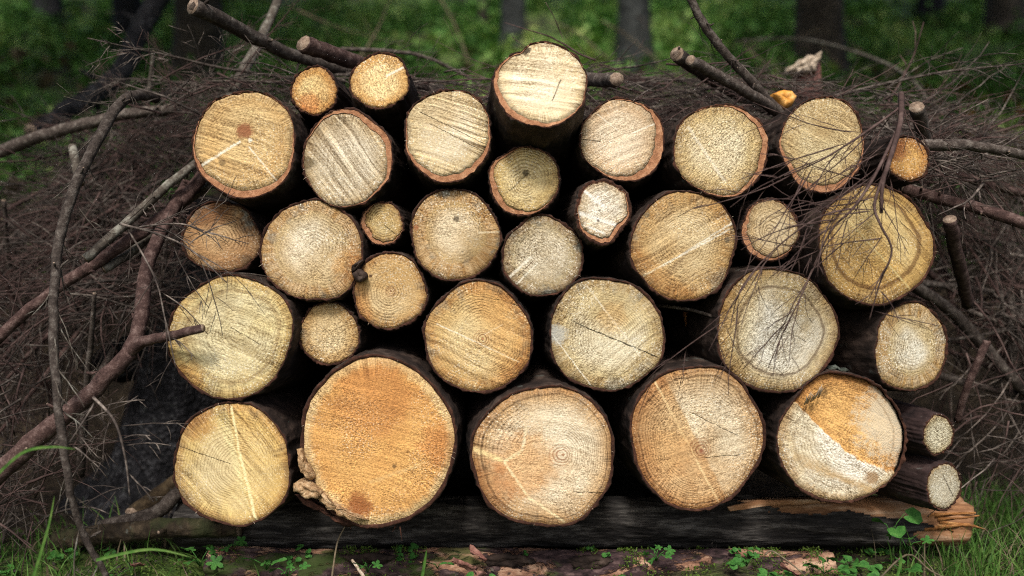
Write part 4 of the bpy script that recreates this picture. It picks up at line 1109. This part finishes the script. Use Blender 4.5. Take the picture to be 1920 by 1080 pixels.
# ------------------------------------------------------------------ fungus, splintered stump, dry leaves
chunk('bracket_fungus', [(1446, 178), (1462, 170), (1482, 172), (1491, 184), (1484, 198), (1466, 207), (1458, 196)], .22, .05, CHIP, None, .003, 2)
tag(bpy.data.objects['bracket_fungus'], 'bright orange fungus between crossed sticks and the twig covered yellow log', 'fungus')
sp = empty('snapped_stem', at(1512, 180, .75), 'snapped reddish stem with a pale splintered top at the upper right', 'tree stump')
b0 = at(1512, 180, .75)
T = Tree(); T.tube([at(1512, 260, .8) - b0, at(1514, 180, .75) - b0, at(1512, 118, .74) - b0], [.040, .038, .034], 14, jit=.06); T.build('stem', [simple_noise_mat('reddish_stem', (.05, .022, .018), (.15, .065, .055), (.28, .16, .13), 40)], sp)
chunk('broken_top', [(1474, 136), (1478, 126), (1490, 124), (1496, 114), (1506, 112), (1514, 104), (1524, 106), (1540, 96), (1538, 110), (1530, 122), (1528, 140), (1520, 134), (1510, 142), (1500, 134), (1490, 142), (1484, 134)], .71, .05, SPLINT, sp, .004, 4, 3)
def dry_leaf(px, py, y, s, label, seed):
    p = at(px, py, y)
    V, F = [], []
    N = 9
    for j in range(N):
        for i in range(N):
            u, v = i / (N - 1) * 2 - 1, j / (N - 1) * 2 - 1
            w_ = (1 - abs(v) ** 2.2) * (.75 + .25 * mn.noise(Vector((v * 5, seed, 0))))
            V.append(Vector((u * w_ * s * .6, v * s, 0)) + Vector((0, 0, s * .22 * (u * u) + s * .3 * mn.noise(Vector((u * 1.5, v * 1.5, seed))) + s * .15 * mn.noise(Vector((u * 5, v * 5, seed))))))
    for j in range(N - 1):
        for i in range(N - 1): F.append((j * N + i, j * N + i + 1, (j + 1) * N + i + 1, (j + 1) * N + i))
    o = mk('dry_leaf', V, F, DRYLEAF)
    m_ = o.modifiers.new('thickness', 'SOLIDIFY'); m_.thickness = .0012
    o.location = p; o.rotation_euler = (R(18 + seed * 7 % 20), R(seed * 23 % 50 - 25), R(seed * 57 % 180))
    tag(o, label, 'leaf')
dry_leaf(895, 1040, .05, .022, 'curled dark red dry leaf on the rotting log', 1)
dry_leaf(870, 1062, .03, .026, 'broad pinkish brown dry leaf on the rotting log below the curled one', 2)
dry_leaf(900, 1078, .01, .026, 'pale pinkish dry leaf at the bottom photo edge', 3)
dry_leaf(258, 1060, .08, .018, 'orange brown dry leaf lying on soil at lower left', 6)
dry_leaf(1480, 1070, .0, .020, 'pale dry wood flake lying in front of the rotting log', 8)
dry_leaf(1170, 985, .22, .010, 'small dry leaf hanging on the dark beam', 5)

# ------------------------------------------------------------------ plants in front
def leaf_shape(kind, s, seed):
    V, F = [Vector((0, 0, 0))], []
    N = 40
    for k in range(N):
        th = 2 * math.pi * k / N
        if kind == 'round': r = 1 - .10 * abs(math.sin(th * 3.5)) - .55 * math.exp(-((th - math.pi) / .35) ** 2)
        elif kind == 'lobed': r = .45 + .55 * abs(math.cos(th * 2.5)) ** .8 - .12 * abs(math.sin(th * 11)) - .3 * math.exp(-((th - math.pi) / .4) ** 2)
        else: r = .95 * abs(math.cos(th)) ** .5 * (.6 if abs(math.sin(th)) > .8 else 1) * .9 + .25
        x, y = r * math.cos(th), r * math.sin(th) * (.95 if kind != 'oval' else .5)
        V.append(Vector((x + .8, y, .25 * y * y - .18 * x * x + .06 * mn.noise(Vector((x * 3, y * 3, seed))))) * s)
    V[0] = Vector((.8 * s, 0, -.05 * s))
    for k in range(N): F.append((0, 1 + k, 1 + (k + 1) % N))
    return V, F
def plant(px, py, y, n, kind, s, h, label, group=None, spread=1.0):
    b0 = at(px, py, y)
    root = empty('small_plant', b0, label, 'plant', group)
    for k in range(n):
        a = 6.28 * k / n + rnd(-.4, .4)
        tip = Vector((math.cos(a) * s * rnd(.6, 1.6) * spread, math.sin(a) * s * rnd(.4, 1.0) * spread - .01, h * rnd(.55, 1.1)))
        T = Tree(); T.tube([Vector((0, 0, 0)), tip * .5 + Vector((0, 0, h * .15)), tip], [.0011, .0009, .0007], 4)
        T.build('stem', [LEAFG], root)
        V, F = leaf_shape(kind, s * rnd(.7, 1.1), k + px)
        o = mk('leaf', V, F, LEAFG, root)
        o.location = tip; o.rotation_euler = (R(rnd(10, 45)), R(rnd(-25, 25)), a)
plant(1668, 1012, .10, 3, 'round', .020, .055, 'round leaved herb growing in front of the broken beam end')
plant(1700, 1030, .06, 3, 'lobed', .018, .035, 'lobed leaf herb just right of the round leaved herb')
plant(1545, 1075, .0, 5, 'round', .014, .02, 'low clover patch at the bottom edge below the stepped log', spread=1.8)
plant(1590, 1062, .02, 4, 'round', .012, .018, 'small clover beside the low clover patch', spread=1.8)
plant(375, 1062, .10, 5, 'lobed', .020, .03, 'lobed leaf herb on the soil under the lower left yellow log')
plant(432, 1050, .14, 5, 'lobed', .017, .04, 'herb with cut leaves, second from the left under the lower left log')
plant(470, 1020, .25, 5, 'lobed', .016, .045, 'dim herb close to the dark beam below the lower left log')
plant(500, 1068, .06, 4, 'oval', .018, .022, 'herb with oval leaves left of the dry stalk')
plant(690, 1074, .02, 4, 'lobed', .013, .03, 'small herb growing on the rotting log under the largest log')
plant(820, 1066, .04, 2, 'oval', .012, .02, 'two leaf seedling beside the dry leaves')
plant(1230, 1052, .04, 6, 'lobed', .013, .025, 'bright green herb on the rotting log below the beam middle')
plant(1400, 1062, .05, 3, 'lobed', .010, .02, 'tiny herb on the rotting log below the bullseye log')
plant(540, 1082, .0, 4, 'lobed', .014, .02, 'tiny herb at the bottom edge below the gap')
plant(1690, 1075, -.02, 4, 'round', .014, .02, 'clover in the grass at the lower right')

def blades(name, label, mats, gen, n, mat_i=None):
    V, F, MI = [], [], []
    for k in range(n):
        g = gen()
        if g is None: continue
        p, h, lean, wd, mi = g
        b0 = len(V)
        az = rnd(0, 6.28); sx = Vector((math.cos(az), math.sin(az), 0))
        for j in range(5):
            t = j / 4
            q = p + Vector((lean[0] * t * t, lean[1] * t * t, h * (t - .28 * t * t * (abs(lean[0]) + abs(lean[1])) / max(h, .01))))
            ww = wd * (1 - t ** 1.6) + .0001
            V.append(q - sx * ww); V.append(q + sx * ww)
        for j in range(4):
            F.append((b0 + 2 * j, b0 + 2 * j + 1, b0 + 2 * j + 3, b0 + 2 * j + 2)); MI.append(mi)
    return tag(mk(name, V, F, mats, None, True, MI), label, None, None, 'stuff')
def g_right():
    x = rnd(.62, 1.35); y = rnd(-.15, .65)
    dens = min(1, max(0, (x - .72) / .25))
    if random.random() > dens: return None
    if y < .12 + .0 and x < .8: pass
    h = rnd(.04, .13)
    return Vector((x, y, tz(x, y) - .004)), h, (rnd(-.08, .08), rnd(-.07, .05)), rnd(.0008, .0019), random.choice((0, 0, 0, 0, 0, 0, 1))
blades('grass', 'green grass and dry stalks at the lower right', [GRASSM, STRAWM], g_right, 5200)
def g_left():
    x = rnd(-1.15, -.45); y = rnd(-.12, .35)
    if random.random() > min(1, max(.12, (-.55 - x) / .3)): return None
    h = rnd(.03, .10)
    return Vector((x, y, tz(x, y) - .004)), h, (rnd(-.07, .07), rnd(-.06, .04)), rnd(.0009, .0022), random.choice((0, 0, 0, 0, 1))
blades('grass', 'green grass at the lower left', [GRASSM, STRAWM], g_left, 900)
for k, (pts, lab) in enumerate([
    ([(-20, 905, -.25), (40, 850, -.27), (95, 838, -.28), (140, 842, -.29)], 'broad green grass blade at the left edge'),
    ([(60, 1090, -.2), (90, 990, -.2), (102, 930, -.2)], 'upright grass blade at lower left'),
    ([(180, 1050, -.15), (280, 1030, -.18), (360, 1045, -.2)], 'long arching grass blade lying over the soil at lower left'),
    ([(790, 1090, -.1), (797, 1050, -.1), (800, 1030, -.1)], 'yellow green grass blade in front of the rotting log'),
    ([(1680, 1090, -.1), (1690, 1050, -.1), (1686, 1032, -.1)], 'broad grass blade under the round leaved herb')]):
    P = smooth_poly([at(*p) for p in pts], 6); b0 = P[0].copy()
    V, F = [], []
    for i, p in enumerate(P):
        t = i / (len(P) - 1); ww = .0024 * (1 - t ** 2) + .0003
        T_ = (P[min(i + 1, len(P) - 1)] - P[max(i - 1, 0)]).normalized(); sd = T_.cross(Vector((0, -1, .4))).normalized()
        V += [p - b0 - sd * ww, p - b0 + Vector((0, .001, -.0012)), p - b0 + sd * ww]
    for i in range(len(P) - 1):
        for q in (0, 1): F.append((3 * i + q, 3 * i + q + 1, 3 * i + q + 4, 3 * i + q + 3))
    o = mk('grass_blade', V, F, GRASSM); o.location = b0
    tag(o, lab, 'grass blade')

def herbs(name, label, mat, gen, n, size):
    V, F = [], []
    for k in range(n):
        p = gen()
        if p is None: continue
        for j in range(3):
            a = rnd(0, 6.28) ; s_ = size * rnd(.6, 1.2)
            c = p + Vector((math.cos(a), math.sin(a), 0)) * s_ * .8 + Vector((0, 0, rnd(0, .012)))
            b0 = len(V); V.append(c)
            tl = Vector((rnd(-.5, .5), rnd(-.8, .1), 1)).normalized(); u_ = tl.cross(Vector((0, 1, 0))).normalized(); w_ = tl.cross(u_)
            for q in range(9):
                th = 6.283 * q / 9; r = s_ * (1 - .25 * (q % 3 == 0))
                V.append(c + (u_ * math.cos(th) + w_ * math.sin(th)) * r + tl * r * .25 * math.sin(th * 2))
            for q in range(9): F.append((b0, b0 + 1 + q, b0 + 1 + (q + 1) % 9))
    return tag(mk(name, V, F, mat), label, None, None, 'stuff')
def g_herb():
    x, y = rnd(-1.0, 1.2), rnd(-.16, .20)
    if abs(x) < .62 and y > .04: return None
    if mn.noise(Vector((x * 5, y * 5, 8))) < .05: return None
    return Vector((x, y, tz(x, y) + rnd(.004, .02)))
herbs('ground_cover', 'small green leaves of low herbs along the front', LEAFG, g_herb, 700, .0085)
def g_lherb():
    t = random.random(); p = la.lerp(lb, t)
    if mn.noise(Vector((t * 17, 9, 0))) < .18: return None
    a = rnd(.1, 1.35)
    return p + Vector((0, -math.sin(a) * .038, math.cos(a) * .038))
herbs('ground_cover', 'tiny green leaves sprouting on the rotting log', LEAFG, g_lherb, 170, .006)
# moss tufts on the ground and lower log, litter of needles and twig bits
def tufts(name, label, mat, gen, n, per, size):
    V, F = [], []
    for k in range(n):
        p = gen()
        if p is None: continue
        for j in range(per):
            q = p + Vector((rnd(-1, 1), rnd(-1, 1), rnd(-.3, .7))) * size * 1.3
            d = Vector((rnd(-1, 1), rnd(-1, 1), rnd(-.2, 1))).normalized() * size * rnd(.5, 1.2)
            e = d.cross(Vector((rnd(-1, 1), rnd(-1, 1), rnd(-1, 1)))).normalized() * size * .22
            b0 = len(V); V += [q, q + d * .5 + e, q + d, q + d * .5 - e]; F.append((b0, b0 + 1, b0 + 2, b0 + 3))
    return tag(mk(name, V, F, mat, None, False), label, None, None, 'stuff')
def g_moss():
    x, y = rnd(-1.2, 1.2), rnd(-.25, .22)
    if mn.noise(Vector((x * 6, y * 6, 2))) < .02: return None
    return Vector((x, y, tz(x, y) + .004))
tufts('moss', 'green moss on the soil in front', MOSSM, g_moss, 2600, 7, .0075)
def g_lmoss():
    t = random.random(); p = la.lerp(lb, t)
    if mn.noise(Vector((t * 14, 3, 0))) < .10: return None
    a = rnd(-1.2, 1.4)
    return p + Vector((0, -math.sin(a) * .034, math.cos(a) * .034))
tufts('moss', 'moss cushions growing on the rotting log', MOSSM, g_lmoss, 1300, 7, .006)
def g_lit():
    x, y = rnd(-1.3, 1.4), rnd(-.3, .9)
    return Vector((x, y, tz(x, y) + .004))
tufts('needle_litter', 'brown needles and twig bits on the soil', TWIG, g_lit, 1500, 3, .013)

# ------------------------------------------------------------------ the wood behind
def spruce(px, py, rad, lean, mat, label, dist=None, crown=True, limbs=7):
    p = hit(px, py) if dist is None else Vector(((px - 960) / FPX * (dist - CAMY), dist, tz((px - 960) / FPX * (dist - CAMY), dist)))
    p.z -= .08
    H = rnd(11, 14)
    root = empty('spruce_tree', p, label, 'tree')
    V, F = [], []
    K, SD = 26, 20
    hs = [0, .04, .1, .18, .3, .5, .8, 1.2, 1.8] + [1.8 + (H - 1.8) * (k / (K - 9)) for k in range(1, K - 8)]
    for h in hs:
        for k in range(SD):
            th = 2 * math.pi * k / SD
            r = rad * (1 - .9 * h / H) + rad * .55 * math.exp(-h / .16) * (1 + .35 * math.cos(th * 3 + px)) + rad * .06 * mn.noise(Vector((math.cos(th) * 2, math.sin(th) * 2, h * 1.5 + px)))
            V.append(Vector((math.cos(th) * r + lean * h, math.sin(th) * r, h)))
    for i in range(len(hs) - 1):
        for k in range(SD):
            l = (k + 1) % SD
            F.append((i * SD + k, i * SD + l, (i + 1) * SD + l, (i + 1) * SD + k))
    F.append(tuple((len(hs) - 1) * SD + k for k in range(SD)))
    mk('trunk', V, F, mat, root)
    for k in range(limbs):
        h = rnd(.35, 2.4); a = rnd(0, 6.28); d = Vector((math.cos(a), math.sin(a), rnd(-.4, .1)))
        T = Tree(); q = Vector((lean * h, 0, h)) + Vector((math.cos(a), math.sin(a), 0)) * rad * .8
        T.tube(curve_pts(q, d, rnd(.25, .8), 7, .4, .12), lambda t: .009 * (1 - .8 * t), 5)
        T.build('dead_limb', [BRANCHM], root)
    if crown:
        h0 = 9.5 if 300 < px < 1600 else 3.4  # unseen crowns shaped for shade: high and thin mid-slope, low and dense sideways
        N = 600 if 300 < px < 1600 else 4600
        V, F = [], []
        for k in range(N):
            t = random.random() ** 1.25
            h = h0 + (H + .6 - h0) * t
            R_ = (2.1 * (1 - t) + .15) * (1 + .25 * mn.noise(Vector((h * 1.4, px, 0))))
            a = rnd(0, 6.28)
            if mn.noise(Vector((math.cos(a) * 2, math.sin(a) * 2, h * 1.1 + px))) < -.18: continue
            rr = R_ * math.sqrt(rnd(.08, 1))
            q = Vector((math.cos(a) * rr + lean * h, math.sin(a) * rr, h - rr * .35 + rnd(-.1, .1)))
            d = Vector((math.cos(a + rnd(-.6, .6)), math.sin(a + rnd(-.6, .6)), rnd(-.55, .05))) * rnd(.22, .48)
            e = d.cross(Vector((rnd(-.4, .4), rnd(-.4, .4), 1))).normalized() * rnd(.05, .12)
            b0 = len(V); V += [q, q + d * .4 + e, q + d, q + d * .4 - e]; F.append((b0, b0 + 1, b0 + 2, b0 + 3))
        mk('crown', V, F, NEEDLE, root, False)
    return root
spruce(962, 128, .105, .0, TRUNK, 'slim blue grey spruce trunk straight behind the topmost log')
spruce(1188, 132, .125, .0, TRUNK, 'blue grey spruce trunk right of the topmost log')
spruce(1535, 150, .17, .01, TRUNKB, 'broad dark spruce trunk behind the snapped stem at upper right')
spruce(372, 196, .155, .0, TRUNKB, 'broad grey brown trunk behind the left end of the pile')
spruce(906, 60, .05, .0, TRUNKB, 'thin dark trunk just left of the slim blue grey one')
spruce(1885, 60, .20, .0, TRUNKB, 'dark trunk in the upper right corner of the photo')
spruce(252, 120, .13, -.10, STUMPM, 'black leaning trunk in the dim wood at upper left', limbs=10)
spruce(1745, 40, .16, .02, STUMPM, 'far black trunk between the broad dark and the corner trunk')
spruce(90, 40, .16, .0, STUMPM, 'far black trunk near the upper left corner')
for px, d_, lab in ((640, 13, 'far trunk upslope left of the middle, mostly out of the frame'), (1400, 12, 'far trunk upslope right of the middle, mostly out of the frame')):
    spruce(px, 0, .16, 0, TRUNKB, lab, dist=d_)
limb([(300, -10, 1.9), (262, 60, 1.8), (215, 150, 1.6), (130, 205, 1.4), (60, 250, 1.3)], .045, .03, STUMPM, 'thick black fallen limb in the dim wood at upper left', dens=6, stubs=6, twigs=14, tl=(.15, .4))
for k, pts in enumerate(([(640, 150, 1.8), (700, 70, 2.0), (735, -10, 2.2)], [(1130, 40, 2.6), (1180, 70, 2.4), (1250, 130, 2.1)], [(1400, 90, 2.0), (1440, 120, 1.9), (1500, 140, 1.8)],
                          [(560, 20, 2.2), (660, 60, 2.2), (800, 90, 2.4)], [(1030, 40, 2.6), (1080, 60, 2.4), (1140, 110, 2.0)], [(820, -10, 2.5), (850, 40, 2.4), (880, 120, 2.2)])):
    limb(pts, .0045, .002, STRAWM, ['pale dry stem leaning up behind the rough orange log', 'pale dry stem crossing in front of the right blue grey trunk', 'pale dry stem beside the lichen flecked stick', 'pale dry stem lying level behind the thick dark branch', 'pale dry stem between the two blue grey trunks', 'pale dry stem left of the slim blue grey trunk'][k], 'stalk', 'withered_stalk', twigs=6, tl=(.08, .22), tm=STRAWM)

spruce(0, 0, .17, 0, TRUNKB, 'unseen tall spruce added left of the log pile to shade the slope', dist=.85).location.x = -2.75  # side spruces out of view, added so their crowns darken the slope edges
spruce(0, 0, .17, 0, TRUNKB, 'unseen tall spruce added right of the log pile to shade the slope', dist=.9).location.x = 2.75
spruce(0, 0, .17, 0, TRUNKB, 'unseen spruce added for shade left of the log pile, farther up the bank', dist=1.6).location.x = -4.4  # outer pair, also unseen and added to shade the corners
spruce(0, 0, .17, 0, TRUNKB, 'unseen spruce added for shade right of the log pile, farther up the bank', dist=1.8).location.x = 4.6
# leafy undergrowth over the slope: uncountable small leaves
def undergrowth(name, label, mat, N, xr, yr, size, thr, hmax, seed):
    V, F = [], []
    for k in range(N):
        y = yr[0] + (yr[1] - yr[0]) * random.random() ** 1.3
        half = (y - CAMY) * .72 + .6
        x = rnd(-half, half) if xr is None else rnd(*xr)
        c = mn.noise(Vector((x * 1.6, y * 1.6, seed))) + .5 * mn.noise(Vector((x * 4.5, y * 4.5, seed + 3)))
        if c < thr: continue
        z = tz(x, y) + random.random() ** 1.2 * hmax * min(1, .35 + (c - thr) * 1.4)
        s = size * rnd(.6, 1.4) * (1 + .05 * y)
        d = Vector((rnd(-1, 1), rnd(-1, 1), rnd(-.5, .6))).normalized() * s
        e = d.cross(Vector((rnd(-.5, .5), rnd(-.2, 1.1), rnd(.3, 1)))).normalized() * s * .42
        q = Vector((x, y, z)); b0 = len(V)
        V += [q, q + d * .45 + e, q + d, q + d * .45 - e]; F.append((b0, b0 + 1, b0 + 2, b0 + 3))
    return tag(mk(name, V, F, mat, None, False), label, None, None, 'stuff')
undergrowth('undergrowth', 'low green bilberry and moss covering the slope', UNDER, 110000, None, (1.45, 11), .045, .02, .34, 5)
undergrowth('undergrowth', 'rust coloured leaves among the green at upper right', RUST, 5000, (1.2, 3.4), (1.6, 4.5), .04, .28, .3, 15)
undergrowth('dry_grass_tangle', 'pale dry grass and twigs tangled on the slope', STRAWM, 2600, None, (1.4, 5), .07, .1, .3, 25)
